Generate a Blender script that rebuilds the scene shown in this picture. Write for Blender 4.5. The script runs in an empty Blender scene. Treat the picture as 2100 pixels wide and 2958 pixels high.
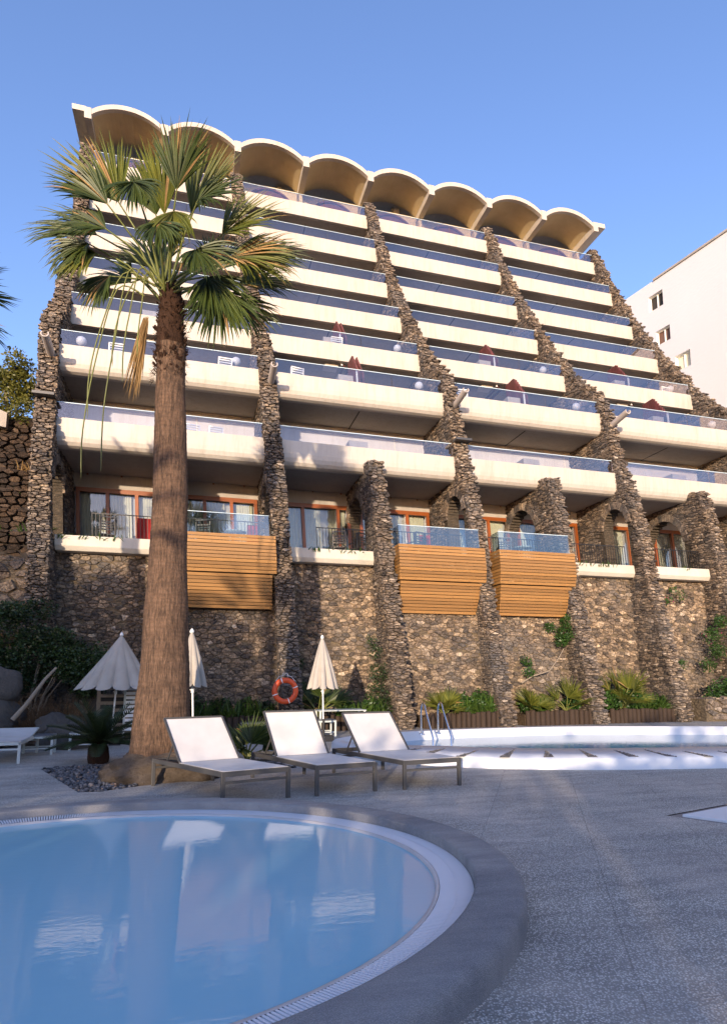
import bpy, math, random
from mathutils import Vector, Matrix, noise
random.seed(7)
R=math.radians; PI=math.pi
SC=bpy.context.scene; COL=SC.collection
# ------------------------------------------------------------------ camera
cd=bpy.data.cameras.new('camera'); cam=bpy.data.objects.new('camera',cd); COL.objects.link(cam); SC.camera=cam
cd.sensor_fit='VERTICAL'; cd.sensor_height=36; cd.lens=36*1755/2958; cd.shift_x=-14.1/2958; cd.shift_y=238.9/2958
cd.clip_start=.05; cd.clip_end=3000
_y,_p,_r=R(15.5977),R(7.6939),R(-.1642)
fw=Vector((math.sin(_y)*math.cos(_p),math.cos(_y)*math.cos(_p),math.sin(_p))); rt=Vector((math.cos(_y),-math.sin(_y),0)); up=rt.cross(fw)
rt,up=math.cos(_r)*rt+math.sin(_r)*up,-math.sin(_r)*rt+math.cos(_r)*up
cam.matrix_world=Matrix(((rt.x,up.x,-fw.x,4.683),(rt.y,up.y,-fw.y,-26.991),(rt.z,up.z,-fw.z,1.75),(0,0,0,1)))
# ------------------------------------------------------------------ light
AZ,EL=R(25),R(7.5)
W=bpy.data.worlds.new('World'); SC.world=W; W.use_nodes=True
nt=W.node_tree; nt.nodes.clear()
sky=nt.nodes.new('ShaderNodeTexSky'); sky.sky_type='NISHITA'; sky.sun_disc=False; sky.sun_elevation=EL; sky.sun_rotation=PI+AZ
sky.air_density=1.0; sky.dust_density=.6; sky.ozone_density=2.5; sky.altitude=0
bg=nt.nodes.new('ShaderNodeBackground'); bg.inputs[1].default_value=.15
wo=nt.nodes.new('ShaderNodeOutputWorld'); mx=nt.nodes.new('ShaderNodeMix'); mx.data_type='RGBA'; mx.blend_type='MULTIPLY'; mx.inputs[0].default_value=1; mx.inputs[7].default_value=(1.12,1.0,1.2,1); nt.links.new(sky.outputs[0],mx.inputs[6]); nt.links.new(mx.outputs[2],bg.inputs[0]); nt.links.new(bg.outputs[0],wo.inputs[0])
sl=bpy.data.lights.new('sun','SUN'); sl.energy=2.3; sl.angle=R(.7); sl.color=(1,.79,.57)
so=bpy.data.objects.new('sun',sl); COL.objects.link(so); so.location=(-20,-60,40)
so.rotation_euler=Vector((math.sin(AZ)*math.cos(EL),math.cos(AZ)*math.cos(EL),-math.sin(EL))).to_track_quat('-Z','Y').to_euler()
SC.view_settings.view_transform='Standard'; SC.view_settings.look='None'; SC.view_settings.exposure=1.5; SC.view_settings.gamma=1
SC.cycles.max_bounces=8; SC.cycles.transparent_max_bounces=16; SC.cycles.caustics_reflective=False; SC.cycles.caustics_refractive=False
# ------------------------------------------------------------------ helpers
WL={}
class MB:
    def __init__(s): s.v=[]; s.f=[]; s.m=[]; s.sm=[]
    def add(s,vs,fs,mi=0,smooth=False):
        b=len(s.v); s.v+=[tuple(p) for p in vs]; s.f+=[[i+b for i in f] for f in fs]; s.m+=[mi]*len(fs); s.sm+=[smooth]*len(fs)
    def box(s,x0,x1,y0,y1,z0,z1,mi=0,fn=None):
        vs=[(x0,y0,z0),(x1,y0,z0),(x1,y1,z0),(x0,y1,z0),(x0,y0,z1),(x1,y0,z1),(x1,y1,z1),(x0,y1,z1)]
        if fn: vs=[fn(*p) for p in vs]
        s.add(vs,[(3,2,1,0),(4,5,6,7),(0,1,5,4),(1,2,6,5),(2,3,7,6),(3,0,4,7)],mi)
    def bar(s,a,b,w,h,mi=0,upv=(0,0,1)):
        a=Vector(a);b=Vector(b);d=(b-a).normalized(); u=Vector(upv)
        if abs(d.dot(u))>.95: u=Vector((1,0,0))
        x=d.cross(u).normalized()*(w/2); z=x.cross(d).normalized()*(h/2)
        vs=[p+i*x+j*z for p in (a,b) for i,j in((-1,-1),(1,-1),(1,1),(-1,1))]
        s.add(vs,[(3,2,1,0),(4,5,6,7),(0,1,5,4),(1,2,6,5),(2,3,7,6),(3,0,4,7)],mi)
    def tube(s,pts,r,n=8,mi=0,caps=True):
        pts=[Vector(p) for p in pts]; rs=r if isinstance(r,(list,tuple)) else [r]*len(pts); b=[];x=None
        for i,p in enumerate(pts):
            d=(pts[min(i+1,len(pts)-1)]-pts[max(i-1,0)]).normalized()
            if x is None: x=d.orthogonal().normalized()
            x=(x-d*x.dot(d)).normalized(); y=d.cross(x)
            b+=[p+(x*math.cos(2*PI*k/n)+y*math.sin(2*PI*k/n))*rs[i] for k in range(n)]
        fs=[(i*n+k,i*n+(k+1)%n,(i+1)*n+(k+1)%n,(i+1)*n+k) for i in range(len(pts)-1) for k in range(n)]
        s.add(b,fs,mi,True)
        if caps: s.add(b[:n],[tuple(range(n))[::-1]],mi); s.add(b[-n:],[tuple(range(n))],mi)
    def lathe(s,prof,c,n=16,mi=0,fn=None):
        vs=[]
        for r,z in prof:
            for k in range(n):
                a=2*PI*k/n; q=fn(a,r,z) if fn else r
                vs.append((c[0]+q*math.cos(a),c[1]+q*math.sin(a),c[2]+z))
        m=len(prof); s.add(vs,[(i*n+k,i*n+(k+1)%n,(i+1)*n+(k+1)%n,(i+1)*n+k) for i in range(m-1) for k in range(n)],mi,True)
    def build(s,name,mats,parent=None,loc=None,bevel=0):
        off=Vector(WL.get(parent.name,(0,0,0))) if (parent and loc is None) else Vector((0,0,0))
        me=bpy.data.meshes.new(name); vs=s.v
        base=Vector((0,0,0))
        if not parent and loc is None and vs:
            xs=[p[0] for p in vs];ys=[p[1] for p in vs];base=Vector(((min(xs)+max(xs))/2,(min(ys)+max(ys))/2,min(p[2] for p in vs)))
            off=base
        if off.length>0: vs=[(p[0]-off.x,p[1]-off.y,p[2]-off.z) for p in vs]
        me.from_pydata(vs,[],s.f); 
        if not isinstance(mats,(list,tuple)): mats=[mats]
        for m in mats: me.materials.append(m)
        me.polygons.foreach_set('material_index',s.m); me.polygons.foreach_set('use_smooth',s.sm); me.update()
        o=bpy.data.objects.new(name,me); COL.objects.link(o)
        if parent: o.parent=parent; WL[o.name]=WL.get(parent.name,Vector((0,0,0)))
        else: o.location=base; WL[o.name]=base
        if bevel:
            b=o.modifiers.new('bevel','BEVEL'); b.width=bevel; b.segments=2; b.limit_method='ANGLE'
        return o
def tag(o,label=None,cat=None,group=None,kind=None):
    for k,v in (('label',label),('category',cat),('group',group),('kind',kind)):
        if v: o[k]=v
    return o
def thing(name,loc,label,cat,group=None,rz=0):
    o=bpy.data.objects.new(name,None); COL.objects.link(o); o.location=loc; o.rotation_euler=(0,0,rz); o.empty_display_size=.2
    WL[o.name]=Vector(loc); return tag(o,label,cat,group)
def dup(root,loc,rz,label,scale=None):
    def cp(o,par):
        c=o.copy(); COL.objects.link(c)
        if par: c.parent=par
        for ch in list(o.children): cp(ch,c)
        return c
    r=cp(root,None); r.location=loc; r.rotation_euler=(0,0,rz); r['label']=label
    if scale: r.scale=(scale,)*3
    return r
def rnd(a,b): return random.uniform(a,b)
# ------------------------------------------------------------------ materials
def mat(name,col=(.5,.5,.5),rough=.6,metal=0,spec=.5):
    m=bpy.data.materials.new(name); m.use_nodes=True; b=m.node_tree.nodes['Principled BSDF']
    b.inputs['Base Color'].default_value=(*col,1); b.inputs['Roughness'].default_value=rough; b.inputs['Metallic'].default_value=metal
    b.inputs['Specular IOR Level'].default_value=spec
    return m
class N:
    def __init__(s,m): s.t=m.node_tree; s.b=s.t.nodes.get('Principled BSDF')
    def n(s,typ,ins={},**kw):
        d=s.t.nodes.new('ShaderNode'+typ)
        for k,v in kw.items(): setattr(d,k,v)
        for k,v in ins.items():
            if isinstance(v,bpy.types.NodeSocket): s.t.links.new(v,d.inputs[k])
            else: d.inputs[k].default_value=v
        return d
    def pos(s,sc=(1,1,1)):
        g=s.n('NewGeometry'); return s.n('VectorMath',{0:g.outputs['Position'],1:sc},operation='MULTIPLY').outputs[0]
    def noise(s,v,scale,detail=3,rough=.5): return s.n('TexNoise',{'Vector':v,'Scale':scale,'Detail':detail,'Roughness':rough}).outputs[0]
    def ramp(s,f,stops):
        r=s.n('ValToRGB',{0:f}); e=r.color_ramp.elements
        while len(e)<len(stops): e.new(.5)
        for i,(p,c) in enumerate(stops): e[i].position=p; e[i].color=(*c,1) if len(c)==3 else c
        return r.outputs[0]
    def mix(s,f,a,b,mode='MIX'):
        d=s.n('Mix',data_type='RGBA',blend_type=mode)
        for i,v in ((0,f),(6,a),(7,b)):
            if isinstance(v,bpy.types.NodeSocket): s.t.links.new(v,d.inputs[i])
            else: d.inputs[i].default_value=v if i==0 else (*v,1)
        return d.outputs[2]
    def math(s,op,a,b=0,c=0):
        d=s.n('Math',operation=op)
        for i,v in enumerate((a,b,c)):
            if isinstance(v,bpy.types.NodeSocket): s.t.links.new(v,d.inputs[i])
            else: d.inputs[i].default_value=v
        return d.outputs[0]
    def bump(s,h,st=.5,dist=.02):
        b=s.n('Bump',{'Height':h,'Strength':st,'Distance':dist}); s.t.links.new(b.outputs[0],s.b.inputs['Normal'])
    def col(s,c): s.t.links.new(c,s.b.inputs['Base Color'])
    def rough(s,c): s.t.links.new(c,s.b.inputs['Roughness'])
def stone_mat(name,tint=(1,1,1),light=1):
    m=mat(name,rough=.9,spec=.25); n=N(m); g=n.n('NewGeometry'); p=n.pos()
    L=light
    c=n.ramp(g.outputs['Random Per Island'],[(0,(.07*L,.062*L,.058*L)),(.25,(.12*L,.1*L,.085*L)),(.5,(.18*L,.145*L,.115*L)),(.75,(.24*L,.19*L,.145*L)),(.93,(.3*L,.245*L,.19*L)),(1,(.46*L,.4*L,.34*L))])
    a=n.noise(p,2.2,4,.6); b=n.noise(p,18,4,.65)
    c=n.mix(1,c,n.ramp(a,[(.3,(.6,.6,.63)),(.7,(1.25,1.2,1.1))]),'MULTIPLY')
    c=n.mix(1,c,n.ramp(b,[(.25,(.62,.6,.58)),(.7,(1.25,1.22,1.18))]),'MULTIPLY')
    st=n.noise(n.pos((2,2,14)),3,4,.7)
    c=n.mix(1,c,n.ramp(st,[(.35,(.6,.6,.62)),(.6,(1.15,1.13,1.1))]),'MULTIPLY')
    big=n.noise(n.pos(),.6,3,.5); c=n.mix(n.ramp(big,[(.4,(0,0,0)),(.7,(.5,.5,.5))]),c,(.15,.145,.145))
    hf=n.noise(p,9,3,.8); c=n.mix(1,c,n.ramp(hf,[(.34,(.45,.43,.42)),(.5,(1,1,1)),(.68,(1.35,1.3,1.2))]),'MULTIPLY')
    c=n.mix(1,c,tint,'MULTIPLY')
    n.col(c); n.bump(n.noise(p,16,6,.75),1,.06); return m
STONE=stone_mat('layered_stone',(.96,.98,1.02),1.22); RUBBLE=stone_mat('rubble_stone',(.99,.98,.96),1.38)
def mortar(name,c1,c2):
    m=mat(name,rough=.95,spec=.2); n=N(m); p=n.pos((1,1,2.2)); v=n.n('TexVoronoi',{'Vector':n.mix(.12,p,n.n('TexNoise',{'Vector':p,'Scale':4.}).outputs[1]),'Scale':6.0})
    c=n.mix(n.noise(n.pos(),5,5,.7),c1,c2); c=n.mix(.5,c,n.ramp(v.outputs['Distance'],[(0,c2),(.6,c1)]))
    n.col(c); n.bump(n.math('ADD',n.noise(n.pos(),14,5,.7),v.outputs['Distance']),1,.05); return m
MORTAR=mortar('dark_joint',(.045,.038,.03),(.13,.1,.07)); MORTAR2=mortar('sandy_joint',(.09,.07,.05),(.26,.2,.13))
def paint(name,c,v=.06,rough=.55,b=.25):
    m=mat(name,c,rough); n=N(m); p=n.pos((1,1,.35))
    x=n.noise(p,1.3,5,.65); n.col(n.mix(1,c,n.ramp(x,[(.3,(1-v*2,1-v*2.2,1-v*2.6)),(.6,(1,1,1)),(.8,(1+v*.5,)*3)]),'MULTIPLY') if v!=.05 else n.mix(1,n.mix(1,c,n.ramp(x,[(.3,(.9,.89,.87)),(.6,(1,1,1))]),'MULTIPLY'),n.ramp(n.noise(n.pos((2.2,2.2,.25)),2.6,5,.75),[(.3,(.86,.84,.8)),(.52,(1,1,1))]),'MULTIPLY')); n.bump(n.noise(n.pos(),30,4,.6),b,.01); return m
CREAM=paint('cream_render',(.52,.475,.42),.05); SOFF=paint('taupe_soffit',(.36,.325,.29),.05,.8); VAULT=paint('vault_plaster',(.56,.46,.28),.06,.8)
WHITEP=paint('pale_render',(.55,.51,.44),.07,.7,.6); INNER=paint('inner_wall_paint',(.55,.53,.53),.05,.7)
def glass(name,tint=(.62,.74,.88),refl=.12,rc=(.8,.88,1),k=.9):
    m=mat(name); t=m.node_tree; t.nodes.clear(); n=N.__new__(N); n.t=t; n.b=None
    fr=n.n('Fresnel',{'IOR':1.5}); f=n.math('MULTIPLY_ADD',fr.outputs[0],k,refl)
    tr=n.n('BsdfTransparent',{'Color':(*tint,1)}); gl=n.n('BsdfGlossy',{'Color':(*rc,1),'Roughness':.02})
    mx=n.n('MixShader',{0:f,1:tr.outputs[0],2:gl.outputs[0]}); o=n.n('OutputMaterial',{0:mx.outputs[0]}); return m
GLASS=glass('blue_tinted_glass',(.88,.9,.95),.09,(.95,.84,.78),.5); PANE=glass('window_pane',(.88,.9,.9),.05,(.8,.8,.8),.6); 
EDGE=mat('glass_edge_rail',(.55,.68,.75),.3); 
BLACK=mat('black_iron',(.012,.012,.014),.45); STEEL=mat('polished_steel',(.75,.76,.78),.16,1); GREYM=mat('grey_powder_coat',(.085,.082,.08),.42,.3)
PALEM=mat('pale_powder_coat',(.5,.54,.52),.4); WHITE=mat('white_plastic',(.8,.8,.78),.4)
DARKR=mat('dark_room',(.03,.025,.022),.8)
def fabric(name,c,k=300):
    m=mat(name,c,.85,spec=.2); n=N(m); p=n.pos(); n.col(n.mix(1,c,n.ramp(n.noise(p,3,4),[(.3,(.9,.9,.9)),(.7,(1.05,1.05,1.05))]),'MULTIPLY')); n.bump(n.noise(p,k,2),.3,.003); return m
SLING=fabric('white_mesh_sling',(.6,.575,.55)); CANVAS=fabric('beige_canvas',(.42,.38,.33)); CURT=fabric('curtain_cloth',(.62,.6,.48)); TOWEL=fabric('red_towel',(.32,.03,.03))
def wood(name,c1,c2,sc=(.6,8,8),knots=True,rough=.6):
    m=mat(name,c1,rough); n=N(m); p=n.pos(sc); g=n.n('NewGeometry')
    c=n.mix(n.noise(p,3,5,.65),c1,c2); c=n.mix(1,c,n.ramp(g.outputs['Random Per Island'],[(0,(.72,.7,.66)),(1,(1.2,1.18,1.12))]),'MULTIPLY')
    if knots:
        v=n.n('TexVoronoi',{'Vector':n.pos((1.6,1.6,5)),'Scale':1.7}); c=n.mix(n.ramp(v.outputs['Distance'],[(0,(1,1,1)),(.055,(.8,.8,.8)),(.085,(0,0,0))]),c,(.09,.03,.008))
    n.col(c); n.bump(n.noise(p,6,4),.25,.01); return m
PINE=wood('pine_cladding',(.36,.19,.062),(.22,.11,.034)); FRAMEW=wood('varnished_door_wood',(.27,.075,.014),(.18,.045,.009),(8,8,.8),False,.35)
LOG=wood('dark_timber_log',(.06,.035,.02),(.02,.013,.01),(6,6,.8),False,.85); RED=wood('burgundy_screen_wood',(.13,.035,.035),(.085,.022,.025),(6,6,.8),False,.6)
DRIFT=wood('bleached_branch',(.3,.25,.2),(.2,.16,.12),(4,4,4),False,.8)
def leafm(name,c1,c2,tr=.35,rough=.45):
    m=mat(name,c1,rough); t=m.node_tree; n=N(m); g=n.n('NewGeometry')
    c=n.mix(g.outputs['Random Per Island'],c1,c2); c=n.mix(1,c,n.ramp(n.noise(n.pos(),1.7,3),[(.3,(.7,.7,.7)),(.7,(1.25,1.25,1.2))]),'MULTIPLY'); n.col(c)
    tl=n.n('BsdfTranslucent',{'Color':c}); mx=n.n('MixShader',{0:tr,1:n.b.outputs[0],2:tl.outputs[0]}); t.links.new(mx.outputs[0],t.nodes['Material Output'].inputs[0]); return m
PALMG=leafm('palm_frond_green',(.1,.125,.018),(.2,.205,.035),.4); PALMD=leafm('palm_frond_dark',(.04,.065,.014),(.09,.12,.025),.35)
DRY=leafm('dry_frond',(.3,.19,.08),(.42,.26,.1),.3,.8); STRAP=leafm('strap_leaf',(.05,.1,.02),(.1,.17,.03)); SHRUB=leafm('shrub_leaf',(.012,.03,.01),(.04,.075,.016),.25)
CREEP=leafm('creeper_leaf',(.03,.08,.015),(.06,.13,.025)); YTREE=leafm('tree_leaf',(.1,.11,.02),(.2,.19,.04)); CYC=leafm('cycad_leaf',(.018,.035,.012),(.035,.055,.016),.15); PINKF=leafm('magenta_bract',(.4,.01,.14),(.5,.03,.2))
PETI=leafm('petiole_green',(.14,.17,.04),(.2,.2,.05),.2)
# trunk
TRUNK=mat('palm_bark',rough=.95,spec=.2); n=N(TRUNK); p=n.pos((1,1,4)); q=n.pos((7,7,.8))
c=n.mix(n.noise(p,3.5,5,.6),(.08,.046,.03),(.25,.155,.1)); c=n.mix(n.ramp(n.noise(q,4.5,5,.8),[(.42,(0,0,0)),(.6,(1,1,1))]),c,(.06,.04,.028)); n.col(c)
wv=n.n('TexWave',{'Vector':n.pos(),'Scale':4.2,'Distortion':2.6,'Detail':3.0,'Detail Scale':2.0},bands_direction='Z')
n.bump(n.math('ADD',n.math('MULTIPLY',wv.outputs[1],.18),n.noise(q,5,5,.7)),.9,.035)
FIBRE=mat('palm_fibre',rough=1,spec=.1); n=N(FIBRE); n.col(n.mix(n.noise(n.pos((3,3,1)),6,5,.7),(.025,.015,.011),(.1,.055,.036))); n.bump(n.noise(n.pos((6,6,1)),12,5,.7),1,.05)
# deck
def deckmat(name,c1,c2,joint=True,sp=1.0,warm=(.34,.29,.25)):
    m=mat(name,rough=.75,spec=.3); n=N(m); p=n.pos()
    rot=n.n('Mapping',{'Vector':p,'Rotation':(0,0,R(31)),'Scale':(1,1,1)}).outputs[0]
    v=n.n('TexVoronoi',{'Vector':p,'Scale':62.0/sp}); sp1=n.n('SeparateColor',{0:v.outputs['Color']}).outputs[0]
    c=n.mix(sp1,c1,c2); c=n.mix(n.ramp(v.outputs['Distance'],[(.25,(0,0,0)),(.55,(1,1,1))]),c,tuple(x*.62 for x in c1))
    c=n.mix(n.ramp(n.noise(p,.55,5,.6),[(.42,(0,0,0)),(.7,(.55,.55,.55))]),c,warm)
    c=n.mix(1,c,n.ramp(n.noise(n.pos((.5,2.2,1)),1.6,5,.7),[(.3,(.72,.72,.74)),(.65,(1.12,1.1,1.08))]),'MULTIPLY')
    h=n.math('MULTIPLY',v.outputs['Distance'],-.6)
    if joint:
        br=n.n('TexBrick',{'Vector':rot,'Color1':(1,1,1,1),'Color2':(.93,.93,.94,1),'Mortar':(.76,.76,.77,1),'Scale':1.0,'Mortar Size':.006,'Brick Width':1.15,'Row Height':1.15,'Mortar Smooth':.3})
        br.offset=0; c=n.mix(1,c,br.outputs[0],'MULTIPLY'); h=n.math('ADD',h,n.math('MULTIPLY',br.outputs[1],-.8))
    n.col(c); n.bump(h,.7,.012); return m
DECK=deckmat('exposed_aggregate',(.44,.43,.39),(.86,.84,.78),True,.9,(.6,.53,.46)); 
CONC=deckmat('smooth_concrete',(.33,.335,.35),(.44,.44,.45),False,.3,(.47,.44,.41))
POOLW=paint('white_pool_render',(.72,.74,.76),.03,.45); GRATE=mat('white_overflow_grate',(.74,.76,.8),.4); POOLB=paint('blue_pool_basin',(.2,.52,.78),.02,.5,.05); POOLD=paint('deep_blue_basin',(.05,.2,.42),.05,.5)
def water(name,tint,sc=9,st=.05,mn=.03,dc=(.4,.72,.86),dm=.76):
    m=mat(name); t=m.node_tree; t.nodes.clear(); n=N.__new__(N); n.t=t; n.b=None
    b=n.n('Bump',{'Height':n.noise(n.pos((.7,1.8,1)),sc,3,.55),'Strength':st,'Distance':.02})
    fr=n.n('Fresnel',{'IOR':1.33,'Normal':b.outputs[0]}); tr=n.n('BsdfTransparent',{'Color':(*tint,1)}); gl=n.n('BsdfGlossy',{'Color':(1,1,1,1),'Roughness':.012,'Normal':b.outputs[0]})
    df=n.n('BsdfDiffuse',{'Color':(*dc,1)}); m2=n.n('MixShader',{0:dm,1:tr.outputs[0],2:df.outputs[0]}); mx=n.n('MixShader',{0:n.math('ADD',fr.outputs[0],mn),1:m2.outputs[0],2:gl.outputs[0]}); n.n('OutputMaterial',{0:mx.outputs[0]}); return m
WATER=water('pool_water',(.8,.93,.98),9,.05,.015)
ROCK=mat('grey_rock',rough=.9); n=N(ROCK); n.col(n.mix(n.noise(n.pos(),3,6,.7),(.035,.033,.033),(.13,.115,.1))); n.bump(n.noise(n.pos(),7,6,.7),1,.08)
SOIL=mat('dry_soil',rough=1,spec=.1); n=N(SOIL); n.col(n.mix(n.noise(n.pos(),4,6,.7),(.04,.03,.022),(.16,.11,.07))); n.bump(n.noise(n.pos(),9,6,.7),1,.08)
PEB=mat('dark_pebble',rough=.6); n=N(PEB); g=n.n('NewGeometry'); n.col(n.ramp(g.outputs['Random Per Island'],[(0,(.03,.03,.033)),(.6,(.12,.12,.13)),(.93,(.22,.2,.19)),(1,(.36,.2,.1))]))
TEX=mat('white_textured_wall',(.6,.57,.55),.7); n=N(TEX); n.col(n.mix(n.noise(n.pos((1,1,.4)),.5,5,.7),(.6,.6,.62),(.55,.55,.57))); n.bump(n.n('TexVoronoi',{'Vector':n.pos((1,1,1.8)),'Scale':3.6},feature='SMOOTH_F1').outputs[0],.2,.05)
ORANGE=mat('orange_buoy',(.72,.09,.02),.4)
# ------------------------------------------------------------------ stone work
from mathutils.geometry import delaunay_2d_cdt
def stone_rows(mb,P,u0,u1,v0,v1,cw,ch,prot=(.03,.09),keep=None,jit=.22,gap=.1):
    """P(u,v,d)->point, d out of the face. Irregular polygonal stones: the cells round scattered points"""
    A0=u0 if callable(u0) else (lambda v:u0); B0=u1 if callable(u1) else (lambda v:u1)
    pts=[];v=v0-ch;row=0
    while v<v1+ch:
        a,b=A0(min(max(v,v0),v1)),B0(min(max(v,v0),v1)); u=a-cw*rnd(.3,1)
        while u<b+cw:
            w=cw*random.choice((.5,.6,.9,1,1.3,1.8,2.2)); pts.append(Vector(((u+w/2)/cw,(v+ch*rnd(-.5,.5))/ch))); u+=w
        v+=ch*rnd(.8,1.15); row+=1
    if len(pts)<4: return
    V,Ed,T,*_=delaunay_2d_cdt(pts,[],[],0,1e-5)
    cells={}
    for t in T:
        p,q,r=[V[i] for i in t]; d=2*(p.x*(q.y-r.y)+q.x*(r.y-p.y)+r.x*(p.y-q.y))
        if abs(d)<1e-9: continue
        pp,qq,rr=p.length_squared,q.length_squared,r.length_squared
        c=((pp*(q.y-r.y)+qq*(r.y-p.y)+rr*(p.y-q.y))/d,(pp*(r.x-q.x)+qq*(p.x-r.x)+rr*(q.x-p.x))/d)
        m_=(p+q+r)/3
        if abs(c[0]-m_.x)+abs(c[1]-m_.y)>2.2: c=(m_.x,m_.y)
        for i in t: cells.setdefault(i,[]).append(c)
    for i,cs in cells.items():
        if len(cs)<4: continue
        c=V[i]; uc,vc=c.x*cw,c.y*ch
        if not(v0-ch*.3<vc<v1+ch*.3): continue
        vq=min(max(vc,v0),v1); a,b=A0(vq),B0(vq)
        if not(a-.02<uc<b+.02): continue
        if keep and not keep(uc,vc): continue
        cs.sort(key=lambda q:math.atan2(q[1]-c.y,q[0]-c.x)); n_=len(cs)
        sh=gap*rnd(.6,1.5); out=[]
        for q in cs:
            dd=max(1,math.hypot(q[0]-c.x,q[1]-c.y)/1.05); q=(c.x+(q[0]-c.x)/dd,c.y+(q[1]-c.y)/dd)
            x=(q[0]+(c.x-q[0])*sh)*cw; y=(q[1]+(c.y-q[1])*sh)*ch
            out.append((min(max(x,a-.03),b+.03),min(max(y,v0-.02),v1+.02)))
        d=rnd(*prot); tu,tv=rnd(-.12,.12),rnd(-.2,.2); ins=rnd(.1,.2)
        vs=[P(x,y,-.05) for x,y in out]+[P(x+(uc-x)*ins,y+(vc-y)*ins,d+tu*(x-uc)+tv*(y-vc)) for x,y in out]+[P(uc,vc,d+rnd(0,.018))]
        mb.add(vs,[(k,(k+1)%n_,n_+(k+1)%n_,n_+k) for k in range(n_)]+[(n_+k,n_+(k+1)%n_,2*n_) for k in range(n_)])
def SH(X,y,z): return (X-.06523*(z-3.306),y,z)
YF=[(0,-7.55),(3,-7.05),(5.8,-6.6),(8,-6.35),(9.6,-6.02),(10.4,-5.68),(12.1,-5.3),(13.35,-5.12),(14.2,-4.75),(16.2,-2.82),(17.2,-2.25),(19.1,-.9),(20,-.45),(22,.7),(22.8,1.15),(24.9,2.05),(25.7,2.5),(27.7,3.2),(28.6,3.6)]
def yf(z):
    for (a,b),(c,d) in zip(YF,YF[1:]):
        if z<=c: return b+(d-b)*max(0,(z-a))/(c-a)
    return YF[-1][1]
LEV={2:(-5.476,10.445),3:(-4.934,13.353),4:(-2.701,16.216),5:(-.773,19.164),6:(.806,22.023),7:(2.158,24.961),8:(3.37,27.858)}
BACK={2:-2.5,3:-.9,4:1.0,5:2.6,6:4.1,7:5.4,8:6.6}
HOT=thing('hotel_building',(14,-2,0),'terraced cream and stone hotel with scalloped barrel vault roof','building')
def arch(kind):  # centre y, half width, spring z, apex z
    return (-3.65,1.22,7.75,8.97) if kind=='M' else (-5.05,.78,8.15,8.93)
def in_arch(y,z,kind,grow=0):
    yc,hw,sp,ap=arch(kind); hw+=grow
    if abs(y-yc)>hw or z<6.15: return False
    if z<=sp: return True
    return ((y-yc)/hw)**2+((z-sp)/(ap-sp+grow))**2<1
def buttress(X,kind,faces):
    ztop=28.9 if kind=='P' else 9.75
    core=MB(); st=MB(); hw=.25
    # stepped front line
    steps=[];z=0
    while z<ztop:
        h=rnd(.3,.55) if z>13.3 else .5; h=min(h,ztop-z); steps.append((z,z+h,yf(z+h*.5)+(rnd(-.1,.1) if z>13.3 else 0))); z+=h
    yb=lambda z: -2.5 if z<9.5 else (-2.4 if z<12.4 else min(7.5,yf(z)+4.3))
    for a,b,y in steps:
        ys=[y+.06,yb(a)+.3]
        if kind!='no' and b>6.15 and a<9.0:
            # split round the arched opening, finely sliced
            n_=5
            for i in range(n_):
                za=a+(b-a)*i/n_; zb=a+(b-a)*(i+1)/n_; zm=(za+zb)/2; yc,aw,sp,ap=arch(kind)
                if zm<6.15 or zm>=ap: core.box(X-hw,X+hw,ys[0],ys[1],za,zb,0,SH); continue
                w=aw if zm<sp else aw*math.sqrt(max(0,1-((zm-sp)/(ap-sp))**2))
                core.box(X-hw,X+hw,ys[0],yc-w,za,zb,0,SH); core.box(X-hw,X+hw,yc+w,ys[1],za,zb,0,SH)
        else: core.box(X-hw,X+hw,ys[0],ys[1],a,b,0,SH)
    def yst(z):
        for a,b,y in steps:
            if a<=z<=b: return y
        return steps[-1][2]
    k=.31
    for a,b,y in steps:
        pass
        # tread of the step
    stone_rows(st,lambda u,v,d:SH(X+u,yst(min(max(v,0),ztop))-d*.8,v),-k,k,0,ztop,.2,.075,(.0,.1))
    for a,b,y in steps:
        if b>13.3: stone_rows(st,lambda u,v,d,b=b,y=y:SH(X+u,y+v,b+d*.6),-k,k,-.02,.42,.24,.2,(.0,.05))
    stone_rows(st,lambda u,v,d,y=steps[-1][2]:SH(X+u,y+v,ztop+d),-k,k,0,1.2,.25,.22,(.0,.09))
    kp=lambda u,v: not in_arch(u,v,kind,.28)
    for sgn in faces:
        P=lambda u,v,d,s=sgn: SH(X+s*(hw+.03+d*.6),u,v)
        stone_rows(st,P,lambda v:yst(v)-.02,lambda v:yb(v),0,6.15,.22,.085,(0,.07),keep=lambda u,v:u<-5.2,jit=.28)
        stone_rows(st,P,lambda v:yst(v)-.02,lambda v:yb(v),6.15,min(ztop,13.3),.22,.08,(0,.07),keep=kp,jit=.3)
        if ztop>14: stone_rows(st,P,lambda v:yst(v)-.02,lambda v:min(yb(v),yst(v)+3.4),13.3,ztop,.24,.11,(0,.07),jit=.28)
        # voussoirs
        yc,aw,sp,ap=arch(kind); nn=17
        for i in range(nn):
            t0=PI*(i+.06)/nn; t1=PI*(i+.94)/nn; vs=[]
            for dd in (-.04,rnd(.03,.07)):
                for t,g in ((t0,0),(t1,0),(t1,.3+rnd(-.04,.04)),(t0,.3+rnd(-.04,.04))): vs.append(SH(X+sgn*(hw+.03+dd),yc+math.cos(t)*(aw+g),sp+math.sin(t)*(ap-sp+g)))
            st.add(vs,[(0,1,2,3),(4,5,6,7),(0,1,5,4),(1,2,6,5),(2,3,7,6),(3,0,4,7)])
    o=core.build('buttress',MORTAR,HOT); s=st.build('stone_facing',STONE,o); return o
for i in range(5): buttress(7.5*i,'P',(-1,) if i>1 else (-1,1))
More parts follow.
